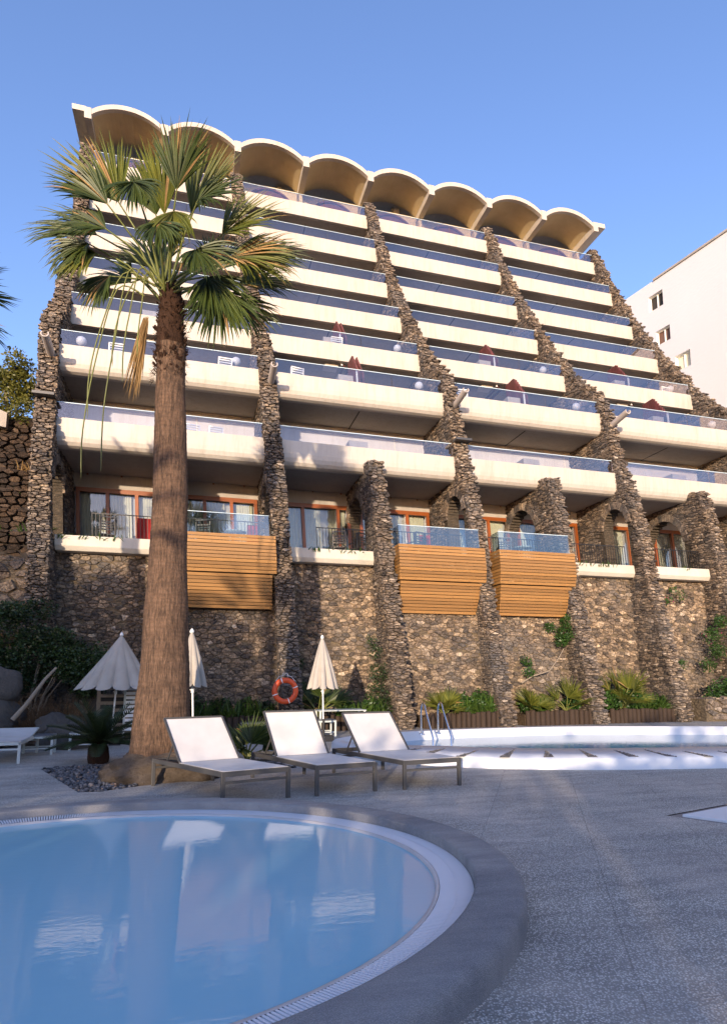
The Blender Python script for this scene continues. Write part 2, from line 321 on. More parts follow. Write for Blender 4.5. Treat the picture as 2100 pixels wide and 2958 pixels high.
for i in range(4): buttress(7.5*i+3.75,'M',(-1,1) if i==0 else (-1,))
# ---- base walls
WY=[-5.6,-6.1,-5.6,-6.3,-6.2,-5.6,-5.6,-5.6]
for j in range(8):
    x0=3.75*j+.25; x1=x0+3.25; y=WY[j]; c=MB(); c.box(x0,x1,y+.03,y+.5,0,6.2,0,SH); o=c.build('base_wall',MORTAR2,HOT)
    s=MB(); stone_rows(s,lambda u,v,d,y=y:SH(u,y-d*.6,v),x0,x1,0,6.1,.21,.12,(-.02,.07),gap=.05,keep=lambda u,v:random.random()>.05); s.build('stone_facing',RUBBLE,o)
m=MB(); m.box(-.3,30.3,-5.7,-2.4,6.0,6.15,0,SH); m.build('terrace_floor',WHITEP,HOT)
# ---- parapets, glass, soffits for floors 2..8
for k,(y,z) in LEV.items():
    ny,nz=LEV.get(k+1,(3.5,30.0)); yb=BACK[k]
    for b in range(4):
        x0=7.5*b+.25; x1=7.5*b+7.25; m=MB()
        if k<=3:
            prof=[(y+.16,z),(y,z),(y,z-.5),(y+.02,z-.66),(y+.08,z-.8),(y+.18,z-.9),(y+.32,z-.945),(y+.5,z-.95),(y+.5,z-.8),(y+.16,z-.5)]
        else: prof=[(y+.16,z),(y,z),(y,z-.81),(y+.16,z-.815)]
        n_=len(prof); vs=[SH(x,a,c) for x in (x0,x1) for a,c in prof]
        m.add(vs,[(i,(i+1)%n_,n_+(i+1)%n_,n_+i) for i in range(n_)]+[tuple(range(n_))[::-1],tuple(range(n_,2*n_))])
        m.v and None
        o=m.build('parapet',CREAM,HOT,bevel=.012)
        g=MB(); ins=.32
        mid=x0+rnd(4.2,4.8)
        for a_,b_ in ((x0+.06,mid-.012),(mid+.012,x1-.06)): g.box(a_,b_,y+.1,y+.112,z+.0,z+.56,0,SH)
        q=g.build('glass_panel',GLASS,o); g=MB(); g.box(x0+.06,x1-.06,y+.09,y+.122,z+.56,z+.585,0,SH); g.build('top_rail',EDGE,q)
        # soffit slab under this floor
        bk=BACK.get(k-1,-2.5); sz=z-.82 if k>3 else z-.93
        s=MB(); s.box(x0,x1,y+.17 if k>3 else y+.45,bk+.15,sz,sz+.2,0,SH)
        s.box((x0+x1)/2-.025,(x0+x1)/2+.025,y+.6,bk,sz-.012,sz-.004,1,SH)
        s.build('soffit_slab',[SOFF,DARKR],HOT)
        # back wall with dark glazed doors, per floor
        f=z-1.0; w=MB()
        w.box(x0,x1,yb+.12,yb+.3,f,nz-.6,0,SH); w.box(x0,x1,yb-.02,yb+.1,nz-1.15,nz-.82,1,SH)
        for q2 in (x0+.5,x0+3.95):
            w.box(q2,q2+2.5,yb+.06,yb+.1,f,f+2.05,2,SH)
            for xx in (q2,q2+1.22,q2+2.44): w.box(xx,xx+.07,yb+.0,yb+.05,f,f+2.1,3,SH)
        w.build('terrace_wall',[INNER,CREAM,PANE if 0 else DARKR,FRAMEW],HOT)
m=MB(); m.box(-.25,30.25,6.8,12,9,28.4,0,SH); m.box(-.28,30.28,-2.1,6.9,9.6,9.7,0,SH)
for k,(y,z) in LEV.items(): m.box(-.25,30.25,BACK[k]+.35,9,z-3.2,z-1.05,0,SH)
m.build('rear_block',INNER,HOT)
# ---- L1 glazed doors + beams
for b in range(4):
    x0=7.5*b+.25; x1=x0+7.0
    m=MB(); m.box(x0,x1,-2.5,-2.3,8.95,9.52,0,SH); m.build('door_lintel',SOFF,HOT)
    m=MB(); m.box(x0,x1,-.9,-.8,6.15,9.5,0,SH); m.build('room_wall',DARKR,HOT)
    for h in range(2):
        a=x0+h*3.6+.12; e=a+3.2; fr=MB()
        fr.box(a,e,-2.52,-2.4,8.78,8.95,0,SH); 
        ps=[a,a+1.05,a+2.1,e-.14] if (b,h)!=(1,0) else [a,a+1.1,a+2.6,e-.14]
        for x in ps: fr.box(x,x+.13,-2.53,-2.38,6.2,8.78,0,SH)
        fr.box(a,e,-2.5,-2.4,6.2,6.32,0,SH); o=fr.build('sliding_door',FRAMEW,HOT)
        g=MB(); g.box(a+.05,e-.05,-2.43,-2.42,6.3,8.8,0,SH); g.build('pane',PANE,o)
        c=MB()
        for (s0,s1) in ((a+.15,a+1.0),(a+1.2,a+1.95) if h==0 else (a+.9,a+1.9),(e-.95,e-.2)):
            nn=26; vs=[]
            for i in range(nn+1):
                x=s0+(s1-s0)*i/nn; yy=-2.24+.035*math.sin(i*1.9)+rnd(-.01,.01)
                vs+=[SH(x,yy,6.25),SH(x,yy,8.85)]
            c.add(vs,[(2*i,2*i+2,2*i+3,2*i+1) for i in range(nn)],0,True)
        c.build('curtain',CURT,o)
# ---- planter boxes
for j in (0,2,5,6):
    x0=3.75*j+.33; x1=x0+3.1; y=-6.02 if j<6 else -6.1; m=MB()
    prof=[(y,6.3),(y-.02,5.95),(y+.08,5.8),(y+.4,5.78),(y+.4,6.3),(y+.34,6.3),(y+.34,6.18),(y+.07,6.18),(y+.07,6.3)]
    vs=[SH(x,a,c) for x in (x0,x1) for a,c in prof]; n_=len(prof)
    m.add(vs,[(i,(i+1)%n_,n_+(i+1)%n_,n_+i) for i in range(n_)]+[tuple(range(n_))[::-1],tuple(range(n_,2*n_))]); m.build('window_box',WHITEP,HOT,bevel=.02)
# ---- timber clad balconies
for j in (1,3,4):
    x0=3.75*j+.1 if j!=1 else 3.9; x1=3.75*j+3.62 if j!=1 else 7.25
    x0,x1=(11.58,14.92) if j==3 else ((15.5,18.7) if j==4 else (x0,x1))
    m=MB(); prof=[(-7.0,6.42),(-7.0,5.85),(-6.98,5.6),(-6.92,5.38),(-6.85,5.15)]; low=[(-6.8,5.13),(-6.45,4.0)]
    def boards(pr,xa,xb,n_,tp=0):
        L=[0]
        for (a,b),(c,d) in zip(pr,pr[1:]): L.append(L[-1]+math.hypot(c-a,d-b))
        def at(s):
            for i in range(len(L)-1):
                if s<=L[i+1]+1e-6: t=(s-L[i])/(L[i+1]-L[i]); return (pr[i][0]+(pr[i+1][0]-pr[i][0])*t,pr[i][1]+(pr[i+1][1]-pr[i][1])*t)
            return pr[-1]
        for i in range(n_):
            p0=at(L[-1]*i/n_); p1=at(L[-1]*(i+1)/n_-.02); oy=rnd(-.006,.006); vs=[]
            xe=xb-tp*i/n_
            for x in (xa,xe):
                vs+=[SH(x,p0[0]+oy,p0[1]),SH(x,p1[0]+oy,p1[1]),SH(x,p1[0]+.03,p1[1]),SH(x,p0[0]+.03,p0[1])]
            m.add(vs,[(0,1,5,4),(1,2,6,5),(2,3,7,6),(3,0,4,7),(0,3,2,1),(4,5,6,7)])
            # returns
            for x in (xa+.012,xe-.012):
                m.add([SH(x+q,yy,zz) for q in (-.015,.015) for yy,zz in ((p0[0],p0[1]),(p1[0],p1[1]),(-5.9,p1[1]),(-5.9,p0[1]))],[(0,1,2,3),(4,5,6,7),(0,1,5,4)])
    boards(prof,x0,x1,11); boards(low,x0+.05,x1-.14,10,.22 if j>1 else .03)
    o=m.build('timber_balcony',PINE,HOT); c=MB(); c.box(x0+.05,x1-.05,-6.93,-5.7,6.05,6.2,0,SH); c.box(x0+.2,x1-.2,-6.7,-5.7,5.14,5.2,0,SH); c.box(x0+.2,x1-.45,-6.35,-6.1,4.0,5.2,0,SH); c.build('balcony_floor',LOG,o)
    g=MB(); g.box(x0+.04,x1-.2,-6.97,-6.958,6.42,7.1,0,SH); g.box(x0+.04,x0+.052,-6.95,-6.3,6.42,7.1,0,SH); gg=g.build('glass_screen',glass('clear_blue_glass',(.84,.9,.93),.09,(.85,.85,.85),.5),o)
    g=MB(); g.box(x0+.03,x1-.19,-6.98,-6.95,7.1,7.12,0,SH); g.build('top_edge',EDGE,gg)
# ---- iron railings on L1
for j in range(8):
    x0=3.75*j+.4; x1=x0+2.9; m=MB(); y=-5.75 if j in (0,2,5,6,7) else -5.9
    x0+=1.0 if j in (0,2) else 0
    m.box(x0,x1,y,y+.03,7.12,7.15,0,SH); m.box(x0,x1,y,y+.03,6.3,6.33,0,SH); x=x0
    while x<=x1: m.box(x,x+.018,y+.005,y+.023,6.3,7.12,0,SH); x+=.115
    m.build('iron_railing',BLACK,HOT)
# ---- vault roof
for i in range(9):
    xc=3.75*i+.11; m=MB(); m.box(xc-.17,xc+.17,3.265,3.5,30.04,30.66,0,SH); m.box(xc-.16,xc+.16,3.5,9.5,30.04,30.7,0,SH); m.build('roof_beam',CREAM if 0 else VAULT,HOT) if 0 else m.build('roof_beam',CREAM,HOT)
    f=MB(); f.box(xc-.1,xc+.1,5.3,9,27,30.04,0,SH); f.build('party_wall',VAULT,HOT)
def ztop_v(t): return math.sin(math.acos(max(-1,min(1,t))))
for i in range(8):
    a=3.75*i+.28; b=3.75*i+3.69; c=(a+b)/2; h=(b-a)/2; m=MB(); nn=24
    rise=.66; Rr=(h*h+rise*rise)/(2*rise); cz=30.32+rise-Rr
    def zi(x): return cz+math.sqrt(Rr*Rr-(x-c)**2)
    th=.25; F=[];O=[]
    for q in range(nn+1):
        x=c-h*math.cos(PI*q/nn); zz=zi(x); F.append((x,zz)); O.append((x,zz+th*(1+.12*abs(x-c)/h)))
    for q in range(nn):
        for (p0,p1,y0,y1,mi,sm_) in ((F,O,3.29,3.29,0,False),(O,O,3.29,9.5,0,True)):
            m.add([SH(*_s) for _s in ((p0[q][0],y0,p0[q][1]),(p0[q+1][0],y0,p0[q+1][1]),(p1[q+1][0],y1,p1[q+1][1]),(p1[q][0],y1,p1[q][1]))],[(0,1,2,3)],mi,sm_)
    G=[(x,zz+.1) for x,zz in F]
    for q in range(nn):
        for (p0,p1,y0,y1,mi,sm_) in ((F,F,3.29,3.52,0,True),(F,G,3.52,3.52,0,False),(G,G,3.52,5.7,1,True)):
            m.add([SH(*_s) for _s in ((p0[q][0],y0,p0[q][1]),(p0[q+1][0],y0,p0[q+1][1]),(p1[q+1][0],y1,p1[q+1][1]),(p1[q][0],y1,p1[q][1]))],[(0,1,2,3)],mi,sm_)
    m.build('roof_vault',[CREAM,VAULT],HOT)
    # arched red-framed glazing
    m=MB(); fr=MB(); y=5.6; pts=[]
    for q in range(17):
        t=PI*q/16; pts.append((c+.1+math.cos(t)*1.45,28.7+math.sin(t)*1.45))
    m.add([SH(x,y,zz) for x,zz in pts],[tuple(range(17))])
    for (xa,za),(xb,zb) in zip(pts,pts[1:]): fr.bar(SH(xa,y-.03,za),SH(xb,y-.03,zb),.14,.1)
    fr.box(c+.07,c+.13,y-.06,y,27,29.7,0,SH)
    fr.build('arched_window_frame',RED,HOT); m.build('arched_door',RED,HOT)
    w=MB(); w.box(a,b,y+.05,y+.2,27,30.4,0,SH); w.build('vault_end_wall',VAULT,HOT)
m=MB(); m.box(-.63,.02,3.3,9.5,30.42,30.72,0,SH); m.build('roof_end_slab',CREAM,HOT); m=MB(); m.box(30.24,30.84,3.3,9.5,30.4,30.7,0,SH); m.build('roof_end_slab',CREAM,HOT)
for x,yy in ((8.3,6.5),(15.6,6.3)):
    m=MB(); m.lathe([(.0,31.9),(.3,31.85),(.34,31.7),(.34,31.55),(.3,31.5),(.3,31.0),(.24,30.6)],SH(x,yy,0)[:2]+(0,),14); m.build('roof_vent',WHITEP,HOT)
for k,x in ((0,0),(1,7.5),(2,15),(3,22.5)):
    # rain spout
    y=yf(12.9); p=Vector(SH(x+.1,y+.1,12.75)); q=Vector(SH(x+.12,y-1.05,12.95)); m=MB()
    d=(q-p).normalized(); X_=d.cross(Vector((0,0,1))).normalized(); Z_=X_.cross(d); vs=[]; nn=12; R1=.13;R2=.092
    for e in (p,q):
        for rr in (R1,R2):
            for i in range(nn+1):
                t=PI*.78+ (2*PI-PI*.56)*i/nn; vs.append(e+X_*math.cos(t)*rr+Z_*math.sin(t)*rr)
    M=nn+1
    for i in range(nn):
        m.add([vs[i],vs[i+1],vs[2*M+i+1],vs[2*M+i]],[(0,1,2,3)],0,True); m.add([vs[M+i],vs[M+i+1],vs[3*M+i+1],vs[3*M+i]],[(0,1,2,3)],0,True)
        m.add([vs[2*M+i],vs[2*M+i+1],vs[3*M+i+1],vs[3*M+i]],[(0,1,2,3)])
    m.build('rain_spout',paint('grey_clay_%d'%k,(.45,.4,.37),.1) if k==0 else bpy.data.materials['grey_clay_0'],HOT)
    if k in (0,2):
        y=yf(11.0); m=MB(); m.box(x-.33,x+.33,y-.4,y-.02,11.0,11.09,0,SH); m.box(x-.03,x+.03,y-.15,y+.1,10.9,11.0,0,SH); m.build('floodlight',GREYM,HOT)
# globe lamps, screens, lamp blocks on L3/L4
for k in (3,4):
    y,z=LEV[k]
    for b in range(4):
        x0=7.5*b
        if b>0 or k==4:
            m=MB(); n_=7; yo=y+.28; zt=z+1.72
            for i in range(15):
                yy=yo+i*.105; hh=min(zt,z+.6+i*.15)
                m.box(x0+3.72,x0+3.78,yy,yy+.085,z-.9,hh,0,SH)
            for i in range(14): m.box(x0+3.98,x0+4.04,yo+.3+i*.105,yo+.385+i*.105,z-.9,min(zt+.1,z+.75+i*.15),0,SH)
            m.box(x0+3.6,x0+3.66,y+.2,y+.26,z-.9,z+.58,1,SH); m.build('divider_screen',[RED,WHITE],HOT)
            m=MB(); m.box(x0+2.9,x0+3.5,y+.35,y+.9,z-.9,z+.42,0,SH); m.build('terrace_block',CREAM,HOT)
        for gx in ((6.35,) if b else (.95,6.4)):
            m=MB(); g0=SH(x0+gx,y+.42,z+.4)
            m.lathe([(.18*math.sin(PI*i/8),-.18*math.cos(PI*i/8)) for i in range(9)],g0,14); m.build('globe_lamp',WHITE,HOT)
y,z=LEV[2]
for b in range(1,4):
    m=MB(); m.box(7.5*b+3.0,7.5*b+3.75,y+.3,y+.9,z-.9,z+.36,0,SH); m.build('terrace_block',CREAM,HOT)
# ================================================================== ground
def inpoly(x,y,P):
    c=False
    for i in range(len(P)):
        (a,b),(d,e)=P[i-1],P[i]
        if (b>y)!=(e>y) and x<(d-a)*(y-b)/(e-b)+a: c=not c
    return c
def plate(name,outer,z,m,holes=(),kind='structure',parent=None):
    """flat sheet with holes"""
    pts=[];ed=[]
    for loop in (outer,)+tuple(holes):
        b=len(pts); pts+=[Vector(p) for p in loop]; ed+=[(b+i,b+(i+1)%len(loop)) for i in range(len(loop))]
    V,_,T,*_=delaunay_2d_cdt(pts,ed,[],0,1e-6); F=[]
    for t in T:
        c=(V[t[0]]+V[t[1]]+V[t[2]])/3
        if inpoly(c.x,c.y,outer) and not any(inpoly(c.x,c.y,h) for h in holes):
            F.append(t if (V[t[1]]-V[t[0]]).cross(V[t[2]]-V[t[0]])>0 else t[::-1])
    me=bpy.data.meshes.new(name); me.from_pydata([(v.x,v.y,z) for v in V],[],F); me.materials.append(m); o=bpy.data.objects.new(name,me); COL.objects.link(o)
    if parent: o.parent=parent; o.location=-WL[parent.name]
    elif kind: o['kind']=kind
    return o
def ell(off,n=96): return [((3.585*.82+(2.817+off)*math.cos(2*PI*i/n))/.82-.02/.82*0-0.0, -21.46+(2.817+off)*math.sin(2*PI*i/n)) for i in range(n)]
def crv(pts,n=8):
    out=[];L=len(pts)
    for i in range(L):
        p0,p1,p2,p3=[Vector(pts[(i+k)%L]) for k in (-1,0,1,2)]
        for j in range(n):
            t=j/n; out.append(tuple(.5*((2*p1)+(p2-p0)*t+(2*p0-5*p1+4*p2-p3)*t*t+(3*p1-3*p2-p0+p3)*t**3)))
    return out
POOL2=crv([(7.85,-12.2),(8.6,-11.15),(10.2,-10.42),(11.6,-10.13),(13.5,-10.02),(15.6,-10.12),(18,-10.8),(20.5,-11.7),(23,-13.3),(23.5,-15.8),(21.5,-17.6),(18,-17.9),(14.6,-17.35),(12.5,-16.95),(11.07,-16.5),(9.76,-15.85),(8.75,-14.9),(8,-13.6)])
BED=[(1.82,-13.61),(2.98,-16.48),(3.3,-16.5),(5.4,-15.2),(6.6,-14.9),(6.2,-13.6),(4.4,-12.9)]
SQ=[(10.45,-20.28),(13.2,-19.6),(13.9,-22.1),(11.0,-21.6)]
SQ=[(10.45,-20.3),(12.6,-19.75),(12.9,-21.9),(11.2,-21.55)]
plate('deck',[(-12,-60),(60,-60),(60,-5.2),(-12,-5.2)],0,DECK,[ell(.29)[::-1],POOL2[::-1],BED[::-1],SQ[::-1]])
plate('ground',[(-400,-400),(400,-400),(400,500),(-400,500)],-1.7,SOIL)
plate('pebble_base',BED,-.03,SOIL)
plate('pool_grit',SQ,-.01,PEB)
# ---- near pool
NP=thing('round_pool',(3.585,-21.46,0),'round blue pool with raised grey concrete rim and white overflow grate','pool')
def ring(mb,prof,mi=0,n=96,smooth=True,closed=False):
    """prof: list of (offset,z)"""
    L=[ell(o,n) for o,_ in prof]; vs=[(x,y,prof[i][1]) for i,l in enumerate(L) for x,y in l]
    mb.add(vs,[(i*n+k,i*n+(k+1)%n,(i+1)*n+(k+1)%n,(i+1)*n+k) for i in range(len(prof)-1) for k in range(n)],mi,smooth)
m=MB(); ring(m,[(.32,-.02),(.32,.12),(.312,.16),(.29,.192),(.25,.202),(.02,.204),(0,.2),(-.004,.185),(-.004,.05)]); m.build('concrete_coping',CONC,NP)
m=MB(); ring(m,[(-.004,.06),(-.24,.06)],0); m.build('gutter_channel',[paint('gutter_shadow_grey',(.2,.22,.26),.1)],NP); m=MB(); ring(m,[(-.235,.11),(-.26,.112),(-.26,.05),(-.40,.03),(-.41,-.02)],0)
m.build('pool_lip',[paint('pool_lip_tile',(.6,.58,.58),.08,.4)],NP)
m=MB(); ring(m,[(-.4,.02),(-.42,-.2),(-.5,-.38),(-.62,-.45),(-2.8,-.47)],0); m.build('pool_floor',POOLB,NP)
m=MB(); NS=760; A=ell(-.01,NS); B=ell(-.232,NS)
for i in range(NS):
    if True:
        j=(i+1)%NS; t=.58
        ax=A[i];bx=B[i];cx=(A[i][0]+(A[j][0]-A[i][0])*t,A[i][1]+(A[j][1]-A[i][1])*t);dx=(B[i][0]+(B[j][0]-B[i][0])*t,B[i][1]+(B[j][1]-B[i][1])*t)
        m.add([(*ax,.112),(*bx,.112),(*dx,.112),(*cx,.112),(*ax,.085),(*bx,.085),(*dx,.085),(*cx,.085)],[(0,1,2,3),(0,4,5,1),(3,2,6,7)])
ring(m,[(-.118,.1145),(-.124,.1145)],0); m.build('overflow_grate',GRATE,NP)
plate('pool_water',ell(-.262,128),.088,WATER)
# ---- far pool
FP=thing('lagoon_pool',(14,-13.5,0),'large white rimmed lagoon pool with wedge slab steps below the stone wall','pool')
def off(poly,d):
    out=[];n_=len(poly)
    for i in range(n_):
        a=Vector(poly[i-1]);b=Vector(poly[(i+1)%n_]);t=(b-a).normalized(); out.append((poly[i][0]+t.y*d*-1,poly[i][1]+t.x*d))
    return out
def area(p): return sum(p[i-1][0]*p[i][1]-p[i][0]*p[i-1][1] for i in range(len(p)))/2
sg=1 if area(POOL2)>0 else -1
def loopring(mb,L,mi=0):
    n_=len(L[0][0]); vs=[(x,y,z) for l,z in L for x,y in l]
    mb.add(vs,[(i*n_+k,i*n_+(k+1)%n_,(i+1)*n_+(k+1)%n_,(i+1)*n_+k) for i in range(len(L)-1) for k in range(n_)],mi,True)
inn=[]
for (x,y),(x2,y2) in zip(POOL2,off(POOL2,sg*1)):  # inner edge: wide shelf in front, narrow at the back
    f=max(0,min(1,(-12.6-y)/2.6)); w=.3+1.25*f
    inn.append((x+(x2-x)*w,y+(y2-y)*w))
m=MB(); loopring(m,[(POOL2,-.02),(off(POOL2,sg*.03),.18),(off(POOL2,sg*.08),.22),(inn,.222),([(a,b) for a,b in inn],-1.0)]); m.build('white_rim',POOLW,FP)
plate('lagoon_floor',inn,-.98,POOLD,parent=FP)
plate('lagoon_water',inn,-.02,water('lagoon_water',(.6,.85,.95),6,.12,.0,(.14,.42,.66),.75))
# dark pebble wedges let into the shelf
for a,b,c in [((9.39,-14.41),(8.89,-14.6),(9.02,-14.68)),((9.87,-14.56),(9.17,-15.12),(9.32,-15.24)),((10.42,-15.03),(9.53,-15.86),(9.67,-15.9)),((11.22,-15.09),(10.29,-16.18),(10.47,-16.24)),((11.74,-15.44),(11.1,-16.43),(11.28,-16.48)),((12.46,-15.54),(11.9,-16.67),(12.08,-16.72)),((13.08,-15.85),(12.67,-16.84),(12.85,-16.9)),((13.7,-16.03),(13.4,-17.0),(13.54,-17.1)),((14.3,-16.4),(14.08,-17.2),(14.22,-17.28)),((14.97,-16.61),(14.8,-17.4),(14.94,-17.48)),((15.8,-16.8),(15.7,-17.5),(15.85,-17.55))]:
    a=Vector((*a,.226));b=Vector((*b,.226));c=Vector((*c,.226)); k=Vector((0,0,-.01)); m=MB(); m.add([a,b,c,a+k,b+k,c+k],[(0,1,2),(0,3,4,1),(1,4,5,2),(2,5,3,0)]); st=MB()
    for q in range(70):
        u=random.random()**.6; v=rnd(0,1); p=a+((b-a)*(1-v)+(c-a)*v)*u; r=rnd(.01,.022)
        st.lathe([(0,-r*.6),(r,0),(0,r*.6)],(p.x,p.y,p.z+.003),5)
    o=m.build('pebble_wedge',PEB,FP); st.build('pebbles',PEB,o)
# ---- white platform at right
m=MB(); inn2=[(10.62,-20.38),(12.5,-19.9),(12.75,-21.7),(11.25,-21.4)]
vs=[(x,y,z) for z in (-.02,.02) for x,y in inn2]; m.add(vs,[(0,1,2,3)[::-1],(4,5,6,7)]+[(i,(i+1)%4,4+(i+1)%4,4+i) for i in range(4)]); o=m.build('whirlpool_platform',POOLW,None,bevel=.01); tag(o,'flush white square platform with a pebble joint at the right edge of the deck','pool platform')
# ---- pebble bed
m=MB(); from mathutils.geometry import intersect_point_tri_2d
def inpoly(x,y,P):
    c=False
    for i in range(len(P)):
        (a,b),(d,e)=P[i-1],P[i]
        if (b>y)!=(e>y) and x<(d-a)*(y-b)/(e-b)+a: c=not c
    return c
cnt=0
while cnt<5200:
    x,y=rnd(1.8,6.6),rnd(-16.5,-12.9)
    if not inpoly(x,y,BED): continue
    cnt+=1; r=rnd(.018,.042); e=rnd(.6,1); t=rnd(0,PI); z=rnd(-.02,.02)
    vs=[]
    for dz,q in ((-.5,.6),(0,1),(.5,.6)):
        for k in range(5): 
            a=2*PI*k/5; px,py=math.cos(a)*r*q,math.sin(a)*r*e*q; vs.append((x+px*math.cos(t)-py*math.sin(t),y+px*math.sin(t)+py*math.cos(t),z+dz*r))
    m.add(vs,[(i*5+k,i*5+(k+1)%5,(i+1)*5+(k+1)%5,(i+1)*5+k) for i in range(2) for k in range(5)]+[(10,11,12,13,14)],0,False)
tag(m.build('pebbles',PEB),kind='stuff')
# ================================================================== palms
def blade(mb,p0,d,side,nrm,L,w,droop,seg=5,mi=0,fold=.35):
    """narrow folded blade: V section, tapering"""
    vs=[];p=Vector(p0);d=Vector(d).normalized();dd=d.copy()
    for i in range(seg+1):
        t=i/seg; ww=w*(.35+1.0*min(1,t*2.6))*(1-t**3)*.9+.0008
        s=side*ww; vs+=[p-s+nrm*ww*fold*2,p.copy(),p+s+nrm*ww*fold*2]
        dd=(dd+Vector((0,0,-1))*droop*(t**1.5)/seg*3).normalized(); p=p+dd*(L/seg)
    fs=[(3*i+k,3*i+k+1,3*i+k+4,3*i+k+3) for i in range(seg) for k in (0,1)]
    mb.add(vs,fs,mi)
def fan(hub,axis,normal,R_,spread,n_=34,droop=.25,w=.022,petfrom=None,dry=0,seg=5):
    mb=MB(); axis=Vector(axis).normalized(); nr=Vector(normal); nr=(nr-axis*nr.dot(axis)).normalized(); s=axis.cross(nr)
    hub=Vector(hub)
    for i in range(n_):
        t=(i+.5)/n_*2-1; a=t*spread+rnd(-.025,.025); d=axis*math.cos(a)+s*math.sin(a)+nr*(.22*abs(t)+rnd(-.09,.09))
        L=R_*(1-.28*abs(t)**2)*rnd(.82,1.08); side=(d.cross(nr)).normalized()
        blade(mb,hub+d*.02,d,side,nr,L,w*rnd(.8,1.15),droop*rnd(.3,1.8),seg,1 if random.random()<dry else 0)
    if petfrom is not None:
        a=Vector(petfrom); mid=(a+hub)/2+Vector((0,0,(hub-a).length*.12)); pts=[a,a.lerp(mid,.5)+Vector((0,0,.03)),mid,mid.lerp(hub,.6),hub,hub+axis*R_*.18]
        mb.tube(pts,[.035,.026,.02,.017,.014,.004],5,2)
    return mb
def ccv(a): return Vector(a)
PT=thing('fan_palm_tree',(4.12,-15.2,0),'tall fan palm with bulging brown trunk rising in front of the hotel','palm tree')
tr=[(.0,4.13,.6),(.25,4.12,.555),(.6,4.11,.515),(1.05,4.1,.48),(1.6,4.1,.44),(2.4,4.1,.4),(3.2,4.09,.37),(4.4,4.08,.322),(5.4,4.06,.318),(6.3,4.04,.30),(7.0,4.0,.285),(7.6,3.99,.27),(8.1,3.97,.275)]
m=MB(); nn=40; vs=[]; zs=[i*.05 for i in range(int(8.1/.05)+1)]
for z in zs:
    for (a,xa,ra),(b,xb,rb) in zip(tr,tr[1:]):
        if a<=z<=b: t=(z-a)/(b-a); xc=xa+(xb-xa)*t; rr=ra+(rb-ra)*t; break
    for k in range(nn):
        a=2*PI*k/nn; q=rr*(1+.035*noise.noise(Vector((math.cos(a)*1.2,math.sin(a)*1.2,z*.9)))*2)+.012*noise.noise(Vector((math.cos(a)*6,math.sin(a)*6,z*5)))+.002*math.sin(z*2*PI/.11+2*math.sin(a*2))
        vs.append((xc+q*math.cos(a),-15.2+q*math.sin(a),z+.12))
m.add(vs,[(i*nn+k,i*nn+(k+1)%nn,(i+1)*nn+(k+1)%nn,(i+1)*nn+k) for i in range(len(zs)-1) for k in range(nn)],0,True); m.build('trunk',TRUNK,PT)
# fibrous neck with cut leaf bases
m=MB(); m.lathe([(.26,8.0),(.26,8.4),(.24,8.8),(.2,9.2),(.14,9.5),(.0,9.7)],(3.95,-15.2,0),16)
for i in range(150):
    a=rnd(0,2*PI); z=rnd(7.55,9.3); r=.26-.05*(z>8.6); c=Vector((3.95+(z<8.2)*.02+r*math.cos(a),-15.2+r*math.sin(a),z)); d=Vector((math.cos(a)*.55,math.sin(a)*.55,rnd(.4,1))).normalized()
    m.bar(c-d*.06,c+d*rnd(.04,.12),rnd(.03,.06),.02,0)
for i in range(500):
    a=rnd(0,2*PI); z=rnd(7.4,9.0); r=.27-.05*(z>8.6); c=Vector((3.96+r*math.cos(a),-15.2+r*math.sin(a),z)); d=Vector((math.cos(a)*.5+rnd(-.4,.4),math.sin(a)*.5+rnd(-.4,.4),rnd(-.9,.8))).normalized(); s=d.orthogonal().normalized()
    blade(m,c,d,s,d.cross(s),rnd(.08,.2),.006,.2,2)
m.build('fibre_neck',FIBRE,PT)
TOP=Vector((3.85,-15.2,9.35))
def I2(dx,dz,dy=0): # image-ish frame round the crown: right, up, towards camera
    return TOP+rt*dx+Vector((0,0,dz))-Vector((fw.x,fw.y,0)).normalized()*dy
